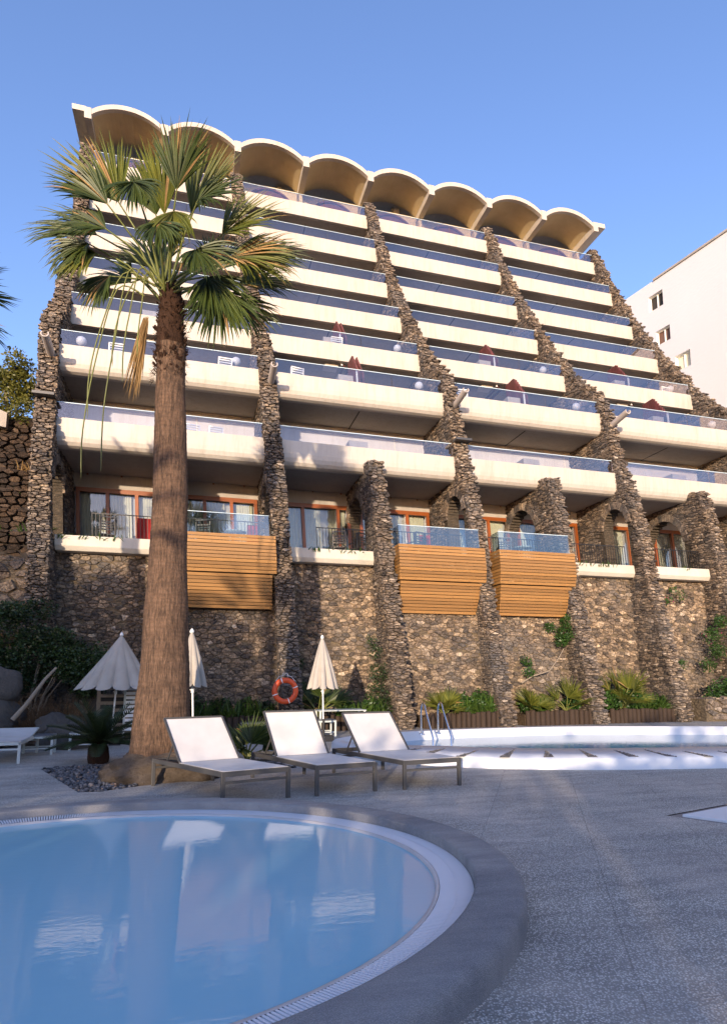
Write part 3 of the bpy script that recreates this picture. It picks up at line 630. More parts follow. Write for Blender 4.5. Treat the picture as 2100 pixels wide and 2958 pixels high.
FR=[ # hub(dx,dz,toward), axis angle deg, toward tilt, radius, spread, droop, mat
 ((-.85,1.55,.45),128,.15,1.5,.85,.12,0),((-.15,1.75,-.1),93,.1,1.5,.5,.06,0),((.42,1.7,.0),62,.1,1.5,.62,.06,0),((1.15,.95,.35),25,.25,1.25,1.15,.25,0),
 ((1.35,.35,.5),-5,.2,1.25,1.1,.35,0),((.95,-.05,.5),-62,.25,1.15,1.0,.45,1),((-1.35,1.05,.2),172,.1,1.35,.75,.5,1),((-1.3,.55,.6),-140,.3,.95,1.15,.8,1),
 ((.42,.9,1.0),-85,.5,1.0,.8,.7,0),((-.35,1.5,1.0),-75,.6,.85,1.2,.7,1),((.75,1.35,.7),10,.5,1.0,1.2,.6,1),
 ((-.55,1.15,-1.0),115,-.5,1.3,1.0,.3,1),((.6,1.2,-1.1),60,-.5,1.3,1.0,.3,1),((1.25,.7,-.8),15,-.4,1.25,1.0,.4,1),((-1.1,.8,-.9),160,-.4,1.2,1.0,.5,1),
 ((-.4,1.9,-.3),105,-.2,1.3,.7,.15,1),((1.6,.75,-.1),8,0,1.2,.8,.5,1),((-.95,1.3,.7),150,.4,1.1,.9,.4,1),((1.2,-.05,-.3),-30,0,1.1,1.0,.6,1),
 ((-1.0,.1,.3),-120,.2,.85,.8,.9,1),((1.15,-.3,.4),-80,.3,1.2,1.1,.5,1),((.8,.2,.9),-40,.4,1.0,1.2,.6,1),((-1.15,.35,.6),-150,.3,1.0,1.1,.8,0),((1.5,.5,.2),-15,.1,1.2,1.1,.5,0),((.35,1.6,.7),70,.5,1.2,.8,.3,1),((-.9,.7,.8),175,.5,.9,1.2,.7,1),((.2,.5,1.2),-70,.6,.75,1.1,.8,1)]
for (hx,hz,hd),an,tw,rad,spr,dr,mt in FR:
    hub=I2(hx,hz,hd); a=R(an); tc=-Vector((fw.x,fw.y,0)).normalized()
    axis=rt*math.cos(a)+Vector((0,0,1))*math.sin(a)+tc*tw*.6
    nrm=tc*1.0+Vector((0,0,.55))
    mb=fan(hub,axis,nrm,rad*1.06,spr,46,dr*1.15,.023,TOP+Vector((rnd(-.12,.12),rnd(-.12,.12),rnd(-.35,.1))),.04 if (hx,hz)!=(1.35,.35) else .3,6)
    mb.build('frond',[(PALMG,PALMD)[mt],DRY,PETI],PT)
# hanging long stalks and dry skirt
for k,(x0,z0,x1,z1) in enumerate([(-.45,-.1,-1.15,-2.9),(-.5,-.05,-.85,-3.9),(-.3,0,-.55,-2.2),(-.25,-.1,-.3,-1.7),(-.2,-.2,-.75,-1.9),(-.6,-.4,-1.2,-4.05)]):
    m=MB(); a=I2(x0*.5,z0+.05,.35); b=I2(x1,z1,.55); pts=[a,I2((x0+x1)*.42,z0+.1,.5),I2(x1*.88,(z0+z1)*.38,.55),I2(x1*1.02,(z0+z1)*.7,.55),b]
    sm=[];P_=[pts[0]]+pts+[pts[-1]]
    for i in range(1,len(P_)-2):
        for j in range(5):
            t=j/5; sm.append(.5*((2*P_[i])+(P_[i+1]-P_[i-1])*t+(2*P_[i-1]-5*P_[i]+4*P_[i+1]-P_[i+2])*t*t+(3*P_[i]-3*P_[i+1]+P_[i-1]*-1+P_[i+2])*t**3))
    m.tube(sm+[b],[.02]*3+[.013]*(len(sm)-4)+[.006,.003],5); m.build('hanging_stalk',PETI,PT)
m=MB()
for i in range(120):
    a=I2(rnd(-.34,-.24),rnd(-.8,-.6)-.1,.25); d=Vector((-.12+rnd(-.12,.1),rnd(-.08,.08),-1)); s=Vector((rnd(-1,1),rnd(-1,1),0)).normalized(); blade(m,a,d,s,d.cross(s).normalized(),rnd(.8,1.65),.012,.1,5)
m.build('dry_skirt',DRY,PT)
# root mound
m=MB(); vs=[];nn=48;mm=14
for i in range(mm+1):
    t=i/mm
    for k in range(nn):
        a=2*PI*k/nn; r=.42+(1.02-.42)*(1-(1-t)**1.5); z=.5*(1-t**1.35)+.03*noise.noise(Vector((math.cos(a)*5,math.sin(a)*5,t*7))); q=1+.2*noise.noise(Vector((math.cos(a)*1.3,math.sin(a)*1.3,t+3)))+.26*noise.noise(Vector((math.cos(a)*3.4,math.sin(a)*3.4,t*4)))+.05*noise.noise(Vector((math.cos(a)*9,math.sin(a)*9,t*9)))
        vs.append((4.13+r*q*math.cos(a)*1.05,-15.25+r*q*math.sin(a)*.9,z-.03+.03*noise.noise(Vector((a*3,t*6,1)))))
m.add(vs,[(i*nn+(k+1)%nn,i*nn+k,(i+1)*nn+k,(i+1)*nn+(k+1)%nn) for i in range(mm) for k in range(nn)],0,True)
RM=mat('root_mound_bark',rough=1,spec=.15); n=N(RM); n.col(n.mix(n.noise(n.pos(),5,7,.75),(.05,.038,.03),(.3,.235,.18))); n.bump(n.math('ADD',n.noise(n.pos(),6,7,.75),n.noise(n.pos((1,1,3)),16,5,.8)),1,.09); m.build('root_mound',RM,PT)
# left edge palm, hung into the frame
def palm(loc,h,label,name='fan_palm_tree',rc=1.3,nf=18,r0=.28,grp=None):
    T=thing(name,loc,label,'palm tree',grp); x,y,z=loc; m=MB(); m.tube([(x,y,z-.2),(x+.05,y,z+h*.4),(x,y,z+h)],[r0*1.25,r0,r0*.85],14); m.build('trunk',TRUNK,T)
    t=Vector((x,y,z+h))
    for i in range(nf):
        a=2*PI*i/nf*1.62+rnd(-.2,.2); e=rnd(-.5,1.2); d=Vector((math.cos(a)*math.cos(e),math.sin(a)*math.cos(e),math.sin(e))); mb=fan(t+d*rc*.8,d,Vector((0,0,1)) if abs(e)<.9 else Vector((math.cos(a),math.sin(a),.2)),rc,1.0,24,.4,.026,t,.05,4); mb.build('frond',[PALMD,DRY,PETI],T)
    return T
palm((-.95,-13.2,0),9.7,'palm whose frond tips poke in from the left edge of the sky',rc=.95,nf=18)
# ================================================================== furniture
def lounger(label,loc,rz,metal,ang=60,blen=.0,skew=.14,W_=1.0,L_=2.1,up_=True,group='sun loungers with a white mesh sling'):
    T=thing('sun_lounger',loc,label,'sun lounger',group,rz); WL[T.name]=Vector((0,0,0)); K=lambda p:(p[0]-skew*p[1],p[1],p[2])
    H=.44;t=.055
    def B(mb,a,b,w=.05,h=.065): mb.bar(K(a),K(b),w,h)
    m=MB(); B(m,(t/2,0,H-.035),(t/2,L_,H-.035)); m.build('side_rail',metal,T); m=MB(); B(m,(W_-t/2,0,H-.035),(W_-t/2,L_,H-.035)); m.build('side_rail',metal,T)
    m=MB(); B(m,(0,t/2,H-.035),(W_,t/2,H-.035)); B(m,(0,L_-t/2,H-.035),(W_,L_-t/2,H-.035)); m.build('end_rail',metal,T) if 0 else None
    for yy in (t/2,L_-t/2):
        m=MB(); B(m,(t,yy,H-.035),(W_-t,yy,H-.035)); m.build('end_rail',metal,T)
        m=MB(); B(m,(t,yy,H-.15),(W_-t,yy,H-.15),.03,.035); m.build('stretcher',metal,T)
    for x in (t/2,W_-t/2):
        for yy in (t/2,L_-t/2):
            m=MB(); c=K((x,yy,0)); m.box(c[0]-t*.5,c[0]+t*.5,c[1]-t*.5,c[1]+t*.5,0,H-.066 if 0 else H-.002); m.build('leg',metal,T,bevel=.004)
    hy=1.27; fr=.04
    def sheet(name,p0,d,L,nrm,sag=.012,x0=.05,x1=W_-.05):
        m=MB(); n1,n2=10,8; vs=[]
        for side in (0,-.006):
            for i in range(n1+1):
                for j in range(n2+1):
                    u=i/n1;v=j/n2; q=Vector(p0)+Vector(d)*L*u; x=x0+(x1-x0)*v; s_=-sag*math.sin(PI*v)*math.sin(PI*u)+side
                    vs.append(K((x,q.y+nrm[1]*s_,q.z+nrm[2]*s_)))
        M=(n1+1)*(n2+1); ix=lambda i,j,o=0:o+i*(n2+1)+j
        m.add(vs,[(ix(i,j),ix(i,j+1),ix(i+1,j+1),ix(i+1,j)) for i in range(n1) for j in range(n2)],0,True)
        m.add(vs,[(ix(i+1,j,M),ix(i+1,j+1,M),ix(i,j+1,M),ix(i,j,M)) for i in range(n1) for j in range(n2)]+[(ix(0,j),ix(0,j,M),ix(0,j+1,M),ix(0,j+1)) for j in range(n2)]+[(ix(n1,j),ix(n1,j+1),ix(n1,j+1,M),ix(n1,j,M)) for j in range(n2)]+[(ix(i,0),ix(i+1,0),ix(i+1,0,M),ix(i,0,M)) for i in range(n1)]+[(ix(i,n2),ix(i,n2,M),ix(i+1,n2,M),ix(i+1,n2)) for i in range(n1)],0,False)
        return m.build(name,SLING,T)
    sheet('seat_sling',(0,.03,H+.008),(0,1,0),hy-.03,(0,0,1),x0=.03,x1=W_-.03)
    a=R(ang); d=(0,math.cos(a),math.sin(a)); BL=.86
    o=sheet('backrest_sling',(0,hy+.01,H+.012),d,BL,(0,-math.sin(a),math.cos(a)),.02)
    for x in (.045,W_-.045):
        m=MB(); p=(x,hy,H); q=(x,hy+d[1]*BL,H+d[2]*BL); B(m,p,q,.03,.03); m.build('backrest_frame',metal,T)
        m=MB(); B(m,(x,hy+d[1]*.35,H+d[2]*.35),(x,hy+.42,H-.02),.02,.02); m.build('support_strut',metal,T)
    m=MB(); B(m,(.045,hy+d[1]*BL,H+d[2]*BL),(W_-.045,hy+d[1]*BL,H+d[2]*BL),.03,.03); m.build('backrest_bar',metal,T)
    return T
# local x = along the foot end, local y = towards the head
lounger('white sling sun lounger nearest the palm, shadow across its backrest',(5.06,-18.1,0),R(16),GREYM,49,skew=.23,W_=1.04,L_=2.12)
lounger('white sling sun lounger in the middle of the three grey framed ones',(6.43,-17.83,0),R(8),GREYM,56,skew=.24,W_=1.0,L_=2.1)
lounger('rightmost grey framed white sun lounger, head end towards the lagoon pool',(7.84,-17.72,0),R(7),GREYM,49,skew=.22,W_=1.04,L_=2.1)
def lounger_flat(label,loc,rz): return lounger(label,loc,rz,PALEM,8,skew=0,W_=.95,L_=2.0)
lounger_flat('pale framed sun lounger lying flat, cut by the left edge',(.28,-12.75,0),R(3))
def table(label,loc,rz,w=.7,d=.55,h=.44,metal=PALEM,grp='low pale metal side tables'):
    T=thing('side_table',loc,label,'side table',grp,rz); WL[T.name]=Vector((0,0,0))
    m=MB(); m.box(0,w,0,d,h-.02,h); m.build('table_top',mat('slate_table_top',(.12,.13,.15),.3) if 'slate_table_top' not in bpy.data.materials else bpy.data.materials['slate_table_top'],T,bevel=.003)
    for x in (0,w-.05):
        for y in (0,d-.05): m=MB(); m.box(x,x+.05,y,y+.05,0,h-.021); m.build('leg',metal,T)
    for y in (.01,d-.04): m=MB(); m.box(.05,w-.05,y,y+.03,h-.07,h-.025); m.box(.05,w-.05,y,y+.03,.13,.16); m.build('rail',metal,T)
    return T
table('low pale side table beside the flat lounger at the left',(.85,-11.35,0),R(4))
table('low pale table half hidden by the cycad',(1.75,-10.6,0),R(-6),.6)
table('low table just behind the middle lounger, left of the closed umbrella',(6.45,-9.6,0),R(2),.75,.6,.42,GREYM)
table('low table behind the umbrella pole at the lagoon end',(8.05,-9.2,0),R(2),.62,.6,.5)
T=thing('dining_table',(8.3,-8.4,0),'long pale table by the log edging behind the rightmost lounger','table'); WL[T.name]=Vector((0,0,0))
m=MB(); m.box(0,1.5,0,.8,.7,.73); m.build('table_top',PALEM,T,bevel=.004)
for x in (.02,1.42):
    for y in (.02,.72): m=MB(); m.box(x,x+.06,y,y+.06,0,.699); m.build('leg',PALEM,T)
table('low table at the left behind the middle lounger backrest',(5.95,-8.6,0),R(0),.7,.5,.42,GREYM)
# umbrellas
def umbrella(label,loc,r,ch,tip,pole_tilt=(0,0),ribs=10,grp='beige pool umbrellas',base=True,nm='closed_umbrella'):
    T=thing(nm,loc,label,'umbrella',grp); WL[T.name]=Vector((0,0,0)); tx,ty=pole_tilt
    m=MB(); m.tube([(0,0,0),(tx*tip,ty*tip,tip-.04)],.022,10); m.build('pole',WHITE,T)
    m=MB(); m.lathe([(0,-.055),(.045,-.04),(.05,0),(.03,.03),(.022,.05),(.0,.06)],(tx*tip,ty*tip,tip),12); m.build('finial',WHITE,T)
    m=MB(); n=ribs*10; P=[];rows=22
    for i in range(rows+1):
        t=i/rows; prof=.035+(r-.035)*(t**(1.0 if ch/r<2 else .85))
        for k in range(n):
            a=2*PI*k/n; f=abs(math.sin(a*ribs/2)); dep=.42*t if ch/r>2 else .2*t
            q=prof*(1-dep*(1-f**.7))*(1+.03*math.sin(a*3+i*.2)); sc=.09*r*(1-f)*0 + (.07*ch*(1-abs(math.sin(a*ribs/2))**.5) if i==rows else 0)
            z=tip-.05-ch*t+(sc if i==rows else 0)
            P.append((tx*z+q*math.cos(a),ty*z+q*math.sin(a),z))
    m.add(P,[(i*n+k,(i+1)*n+k,(i+1)*n+(k+1)%n,i*n+(k+1)%n) for i in range(rows) for k in range(n)],0,True); m.build('canopy',CANVAS,T)
    m=MB(); zz=tip-ch-.12; m.tube([(tx*zz,ty*zz,zz-.05),(tx*zz,ty*zz,zz+.05)],.036,10); m.tube([(tx*zz,ty*zz,zz),(tx*zz-.06,ty*zz,zz+.02)],.012,6); m.build('tilt_joint',WHITE,T)
    if base: m=MB(); m.box(-.02,.26,-.16,.16,0,.15); m.tube([(0,0,.0),(0,0,.6)],.035,10); m.build('base_weight',BLACK,T,bevel=.01)
    return T
umbrella('half folded beige umbrella flaring wide, left of the palm trunk',(2.55,-9.5,0),1.0,1.42,2.9,(.05,0),12,nm='half_folded_umbrella')
umbrella('slim folded beige umbrella with its edge behind the right of the palm trunk',(4.66,-12.8,0),.34,1.2,2.78,(-.045,0),8)
umbrella('folded beige umbrella in front of the life ring pillar with a black base',(8.08,-10.2,0),.44,1.4,2.86,(-.02,0),9)
# life ring
T=thing('life_ring',(7.35,-7.72,1.32),'orange life ring with white bands hung on the stone pillar','life ring'); WL[T.name]=Vector((0,0,0))
def torus(mb,R1,r,a0,a1,n=40,k=12,mi=0):
    vs=[]
    for i in range(n+1):
        a=a0+(a1-a0)*i/n
        for j in range(k):
            b=2*PI*j/k; q=R1+r*math.cos(b); vs.append((q*math.cos(a),-r*.75*math.sin(b),q*math.sin(a)))
    mb.add(vs,[(i*k+j,i*k+(j+1)%k,(i+1)*k+(j+1)%k,(i+1)*k+j) for i in range(n) for j in range(k)],mi,True)
m=MB(); torus(m,.33,.085,0,2*PI,64); m.build('ring',ORANGE,T)
for a in (20,110,200,290): m=MB(); torus(m,.33,.089,R(a-2.5),R(a+2.5),4); m.build('white_band',WHITE,T)
m=MB(); m.tube([(-.3,0,.3),(-.2,.02,.44),(0,.03,.5),(.2,.02,.44),(.3,0,.3)],.008,6); m.tube([(-.08,.05,.42),(-.07,.02,.55),(.07,.02,.55),(.08,.05,.42)],.012,6); m.build('cord',STEEL,T)
# pool ladder
T=thing('pool_ladder',(10.7,-12.0,0),'polished steel pool ladder at the near corner of the lagoon','pool ladder')
for (x0,y0,x1,y1) in ((10.6,-11.1,10.35,-12.6),(11.15,-10.95,10.9,-12.45)):
    a=Vector((x0,y0,.2)); b=Vector((x1,y1,-.5)); d=Vector((x1-x0,y1-y0,0)); pts=[a,a+Vector((0,0,.55))]
    for i in range(1,9): t=PI*.86*i/8; pts.append(a+Vector((0,0,.55))+d*.22*(1-math.cos(t))+Vector((0,0,.3*math.sin(t))))
    pts+=[b+Vector((0,0,.75)),b]
    m=MB(); m.tube(pts,.024,10); m.build('rail',STEEL,T); m=MB(); m.lathe([(.0,.03),(.05,.03),(.055,0)],tuple(a),12); m.build('foot_collar',STEEL,T)
for z in (-.1,-.35): m=MB(); m.box(10.4,10.95,-12.62,-12.5,z,z+.03); m.build('tread',STEEL,T)
# ================================================================== planting below the wall
def logs(label,x0,x1,y,h=.52):
    T=thing('log_edging',((x0+x1)/2,y,0),label,'log edging','dark log edgings of the planting beds'); x=x0
    while x<x1:
        r=rnd(.085,.105); hh=h*rnd(.9,1.08); m=MB(); m.lathe([(0,hh),(r*.8,hh),(r,hh-.03),(r,-.05)],(x+r,y+rnd(-.02,.02),0),10,fn=lambda a,q,z:q*(1+.06*math.sin(a*3+x*7))); m.build('log',LOG,T); x+=2*r+.004
    s=MB(); s.box(x0,x1,y+.08,y+1.0,.0,h*.75); s.build('bed_soil',SOIL,T); return T
logs('log edging behind the loungers left of the life ring pillar',4.3,7.0,-6.75)
logs('log edging right of the life ring pillar behind the umbrella',7.95,11.1,-7.15)
logs('log edging behind the pool ladder',12.15,15.05,-7.3)
logs('log edging under the two fan palms right of the ladder',16.0,18.75,-7.25)
logs('rightmost log edging below the big fan palm',19.6,22.7,-7.15)
def small_fan(label,loc,h,n_,rc,mt=None,cat='palm'):
    T=thing('dwarf_fan_palm',loc,label,cat,'dwarf fan palms'); WL[T.name]=Vector(loc); L=Vector(loc)
    for i in range(n_):
        a=2*PI*i/n_*1.618*2+rnd(-.3,.3); e=rnd(.25,1.3); d=Vector((math.cos(a)*math.cos(e),math.sin(a)*math.cos(e),math.sin(e))); hub=L+Vector((0,0,.1))+d*h*rnd(.7,1)
        nr=(Vector((0,0,1))-d*.2-Vector((0,.5,0))); mb=fan(hub,d+Vector((0,0,-.1)),nr,rc*rnd(.8,1.1),1.25,22,.25,.02,L,.02,4); mb.build('frond',[mt or PALMG,DRY,PETI],T)
    return T
small_fan('bushy fan palm in the bed behind the pool ladder',(13.0,-7.05,.35),.45,12,.6)
small_fan('leaning fan palm with yellow bases right of the ladder pillar',(16.4,-7.0,.4),.35,10,.75)
small_fan('upright fan palm with one broad frond beside the stone pillar',(17.9,-6.9,.4),.6,9,.85)
small_fan('tallest fan palm in the rightmost log bed',(20.4,-6.8,.4),.85,12,.85)
small_fan('shaded fan palm behind the folded umbrella and life ring',(8.6,-6.7,.4),.7,9,.85,PALMD)
small_fan('little fan palm growing behind the nearest lounger backrest',(5.75,-13.6,0),.35,10,.6,PALMD)
def straps(label,loc,n_,L_,mt=STRAP,spread=.5,name='strap_leaf_clump'):
    T=thing(name,loc,label,'plant','strap leaved clumps along the log edging'); WL[T.name]=Vector((0,0,0)); m=MB()
    for i in range(n_):
        a=rnd(0,2*PI); e=rnd(.5,1.4); d=Vector((math.cos(a)*math.cos(e),math.sin(a)*math.cos(e),math.sin(e))); s=d.cross(Vector((0,0,1))).normalized(); nr=s.cross(d)
        blade(m,Vector((rnd(-spread,spread),rnd(-.2,.2),0)),d,s,nr,L_*rnd(.6,1.1),.022,.9,6)
    m.build('leaves',mt,T); return T
for i,(x,y,z,sp,l) in enumerate([(4.8,-6.5,.4,.3,'strap leaves at the left end of the bed behind the loungers'),(5.7,-6.5,.4,.35,'strap leaves mid bed left of the life ring'),(6.5,-6.5,.4,.35,'strap leaves right beside the life ring pillar'),(9.7,-6.9,.4,.5,'low strap leaves right of the folded umbrella'),(10.5,-6.9,.4,.35,'low strap leaves against the ivy covered pillar foot'),(14.2,-7.0,.4,.55,'dense strap leaves right of the bushy palm'),(21.3,-6.9,.4,.4,'strap leaves in the rightmost bed beside the tall fan palm'),(22.2,-6.9,.4,.35,'strap leaves spilling over the right end of the last bed'),(16.9,-6.9,.4,.3,'grassy strap leaves between two fan palms')]):
    straps(l,(x,y,z),70 if i not in (5,) else 130,.75 if i not in (5,) else .95,spread=sp)
def leaves(mb,pts_fn,n_,size,flat=.0,mi=0,up_=.3):
    for i in range(n_):
        p=pts_fn(); 
        if p is None: continue
        p=Vector(p); a=rnd(0,2*PI); e=rnd(-.9,1.1); d=Vector((math.cos(a)*math.cos(e),math.sin(a)*math.cos(e),math.sin(e))); s=d.orthogonal().normalized(); q=Matrix.Rotation(rnd(0,PI),3,d)@s; L=size*rnd(.6,1.3); w=L*.3
        mb.add([p,p+d*L*.5+q*w,p+d*L,p+d*L*.5-q*w],[(0,1,2,3)],mi)
def cluster(blobs):
    tot=sum(b[3]**2 for b in blobs)
    def f():
        r=random.random()*tot
        for x,y,z,R_,ez in blobs:
            r-=R_**2
            if r<=0: break
        a=rnd(0,2*PI);c=rnd(-1,1);s=math.sqrt(1-c*c);q=R_*rnd(.55,1.05)*(1+.35*noise.noise(Vector((x+s*math.cos(a)*2,y+s*math.sin(a)*2,z+c*2))))
        return (x+q*s*math.cos(a),y+q*s*math.sin(a),z+q*c*ez)
    return f
# big dark shrub at left
T=thing('dark_shrub',(.6,-8.2,0),'large dark green shrub spreading in front of the wall at the left','shrub')
m=MB(); blobs=[]
for i in range(60): 
    x=rnd(-2.2,2.1); blobs.append((x,rnd(-8.8,-7.2),rnd(1.3,4.0-max(0,x)*.95),rnd(.28,.6),.7))
leaves(m,cluster(blobs),32000,.085); m.build('foliage',SHRUB,T)
m=MB()
for i in range(12): x=rnd(-1.5,1.8); m.tube([(.3,-8,0),(x*.5,-8,1.2),(x,rnd(-8.6,-7.4),2.6-max(0,x)*.4)],[.04,.025,.01],5)
m.build('branches',DRIFT,T)
def vine(label,pts,n_,size,spread,name='wall_creeper',mt=CREEP,fl=0,stem=None):
    T=thing(name,pts[0],label,'creeper'); m=MB(); B=[(x,y,z,r,1) for (x,y,z),r in zip(pts,spread)]; leaves(m,cluster(B),n_,size); m.build('leaves',mt,T)
    if fl: m=MB(); leaves(m,cluster([B[0]]),fl,.06); m.build('flowers',PINKF,T)
    if stem: m=MB(); m.tube(stem,[.035,.03,.028,.022,.015][:len(stem)],6); m.build('stem',DRIFT,T)
    return T
vine('green creeper with a pale bent stem climbing beside the rightmost timber balcony',[(18.35,-6.5,3.9),(18.2,-6.6,3.4),(17.6,-6.5,3.6),(18.0,-6.6,3.1),(18.6,-6.4,4.5),(16.6,-6.6,1.9),(16.5,-6.6,2.3)],1500,.09,[.25,.35,.2,.25,.12,.2,.2],stem=[(16.3,-6.5,1.5),(16.7,-6.6,1.75),(17.4,-6.65,1.95),(17.8,-6.65,2.4),(18.1,-6.6,2.8)])
vine('dark ivy up the foot of the stone pillar right of the umbrella',[(10.6,-6.8,1.2),(10.7,-6.7,1.9),(10.6,-6.6,2.6),(10.9,-6.9,.8),(10.5,-6.5,3.0)],1600,.07,[.4,.35,.25,.3,.2],mt=SHRUB)
vine('dark creeper on the pillar above the life ring side',[(7.95,-6.6,2.2),(8.05,-6.6,1.4),(7.9,-6.6,.9)],600,.07,[.22,.25,.25],mt=SHRUB)
vine('creeper with a magenta flower high on the right wall',[(23.6,-6.0,4.9),(23.9,-6.0,5.3),(24.3,-6,5.1)],220,.09,[.18,.2,.2],fl=26)
vine('trailing creeper on the wall at the right edge',[(25.2,-6.5,3.4),(25.4,-6.5,2.8),(25.0,-6.4,2.2),(25.6,-6.6,4.0),(24.0,-6,2.2),(23.7,-6,1.7)],1500,.09,[.35,.35,.3,.3,.22,.22],fl=14)
vine('leafy bush over the low stone wall at the right edge',[(25.0,-7.0,1.2),(25.6,-7.0,1.3),(24.6,-6.9,1.0),(26.2,-7,1.2)],1700,.11,[.4,.45,.3,.5],name='garden_bush',mt=CREEP)
straps('broad leaved plant arching over the low stone wall',(25.2,-7.3,1.0),16,.75,STRAP,.1,'broad_leaf_plant')
# low stone wall at right
T=thing('low_stone_wall',(26.5,-7.6,0),'low dry stone wall closing the deck at the right edge','garden wall'); c=MB(); c.box(23.6,31,-7.55,-6.6,-.1,.85); c.build('wall_core',MORTAR2,T)
m=MB(); stone_rows(m,lambda u,v,d:(u,-7.57-d,v),23.6,30,0,.84,.42,.19); stone_rows(m,lambda u,v,d:(u,-7.55+v,.85+d),23.6,30,0,.9,.42,.3); m.build('stone_facing',RUBBLE,T)
# window box plants
for i,(x,l) in enumerate([(1.4,'trailing greenery in the window box at the far left'),(9.6,'spiky greenery in the window box behind the folded umbrella'),(20.4,'green tufts in the first window box right of the timber balconies'),(24.2,'green tufts in the window box at the right edge')]):
    for dx in (0,): straps(l,(x-.2,-5.9,6.15),80,.3,STRAP,1.1,'window_box_plant')
# balcony furniture
def chair(label,loc,rz,m_=WHITE,slats=5,grp='white plastic balcony chairs',name='balcony_chair'):
    T=thing(name,loc,label,'chair',grp,rz); WL[T.name]=Vector((0,0,0))
    m=MB(); m.box(-.25,.25,-.25,.22,.4,.44); m.build('seat',m_,T,bevel=.01)
    m=MB()
    for i in range(slats): z=.55+i*.085; m.box(-.23,.23,.22+i*.02,.25+i*.02,z,z+.05)
    m.box(-.26,-.22,.2,.34,.42,1.0); m.box(.22,.26,.2,.34,.42,1.0); m.box(-.26,.26,.31,.35,.97,1.01); m.build('backrest',m_,T)
    for x in (-.24,.2):
        for y in (-.24,.2): m=MB(); m.box(x,x+.04,y,y+.04,0,.4); m.build('leg',m_,T)
        m=MB(); m.box(x,x+.04,-.25,.24,.62,.655); m.build('armrest',m_,T)
    return T
def bush(label,pts,n_,size,mt=CREEP):
    T=thing('leafy_bush',pts[0][:3],label,'bush','leafy bushes in the planting beds'); m=MB(); leaves(m,cluster(pts),n_,size); m.build('foliage',mt,T)
bush('leafy bush left of the life ring behind the log edging',[(4.6,-6.1,.8,.35,1),(5.4,-6.2,.75,.35,1),(6.3,-6.2,.75,.35,1),(7.0,-6.3,.7,.25,1)],1500,.11,SHRUB)
bush('leafy bush between the fan palm and the ladder pillar',[(13.7,-6.9,.75,.4,1),(14.4,-6.9,.8,.42,1),(14.8,-6.9,.7,.3,1)],1500,.12)
bush('low leafy bush under the two fan palms',[(16.3,-6.8,.7,.3,1),(17.0,-6.8,.65,.3,1),(18.2,-6.8,.7,.35,1)],1100,.11)
bush('leafy bush filling the rightmost log bed',[(20.0,-6.7,.8,.4,1),(20.9,-6.7,.85,.45,1),(21.8,-6.8,.7,.35,1),(22.4,-6.8,.65,.3,1)],1900,.12)
bush('leafy bush at the ivy pillar behind the dining table',[(9.6,-6.7,.65,.3,1),(10.4,-6.8,.7,.35,1)],900,.1)
def hz(X,y,z): return SH(X,y,z)
c0=chair('white slatted plastic chair on the third balcony row, left bay',hz(2.1,-4.5,12.68),PI)
for X,y,z,l in [(5.9,-4.5,12.68,'white slatted chair on the balcony just right of the palm trunk'),(8.6,-4.5,12.68,'tall white slatted chair at the left end of the second bay'),(15.6,-4.5,12.68,'white slatted chair beside the rain spout of the third bay'),(10.9,-2.25,15.55,'white chair beside the burgundy screen one floor up'),(28.2,-2.25,15.5,'white chair by the globe lamp at the right end'),(4.6,-5.0,9.72,'white chair on the lower balcony hidden behind the trunk'),(5.4,-5.0,9.72,'white chair on the lower balcony right of the trunk')]:
    dup(c0,hz(X,y,z),PI+rnd(-.2,.2),l)
d0=chair('dark metal chair on the floor level terrace behind the window box',hz(9.9,-5.0,6.15),PI*.9,GREYM,4,'metal terrace chairs','terrace_chair')
for X,y,l in [(1.7,-5.0,'metal terrace chair behind the railing left of the palm'),(10.6,-4.9,'metal terrace chair beside the stone pillar, second bay'),(12.7,-5.6,'metal terrace chair behind the glass of the middle timber balcony'),(16.4,-5.6,'metal terrace chair behind the glass of the rightmost timber balcony'),(5.0,-5.4,'metal terrace chair behind the glass right of the trunk')]:
    dup(d0,hz(X,y,6.15),PI+rnd(-.5,.5),l)
for i,(X,y,l) in enumerate([(6.0,-5.3,'pale round terrace table behind the glass right of the trunk'),(17.3,-5.5,'pale terrace table on the rightmost timber balcony'),(23.6,-5.0,'pale terrace table behind the railing at the right edge')]):
    T=thing('terrace_table',hz(X,y,6.15),l,'table','small terrace tables'); WL[T.name]=Vector((0,0,0)); m=MB(); m.lathe([(0,.74),(.4,.74),(.4,.71),(0,.7)],(0,0,0),20); m.build('table_top',PALEM,T)
    for a in (0,1,2,3): m=MB(); m.tube([(.1*math.cos(a*PI/2),.1*math.sin(a*PI/2),.7),(.3*math.cos(a*PI/2),.3*math.sin(a*PI/2),0)],.015,6); m.build('leg',PALEM,T)
def towel(label,loc,w,h,m_):
    m=MB(); vs=[];nn=14
    for i in range(nn+1):
        x=-w/2+w*i/nn; y=.03*math.sin(i*1.3)
        for z in (0,h*.5,h): vs+=[(loc[0]+x,loc[1]+y*(1.2-z/h),loc[2]+z)]
    m.add(vs,[(3*i+j,3*i+3+j,3*i+4+j,3*i+1+j) for i in range(nn) for j in (0,1)],0,True); o=m.build('beach_towel',m_,None); tag(o,label,'towel','red beach towels drying')
towel('red towel hung over the railing right by the palm trunk',hz(3.0,-5.6,6.3),.5,.8,TOWEL); towel('red towel behind the glass at the right of the first timber balcony',hz(6.6,-5.6,6.35),.4,.75,TOWEL); towel('red towel behind the glass of the middle timber balcony',hz(13.2,-5.3,6.35),.45,.85,TOWEL)
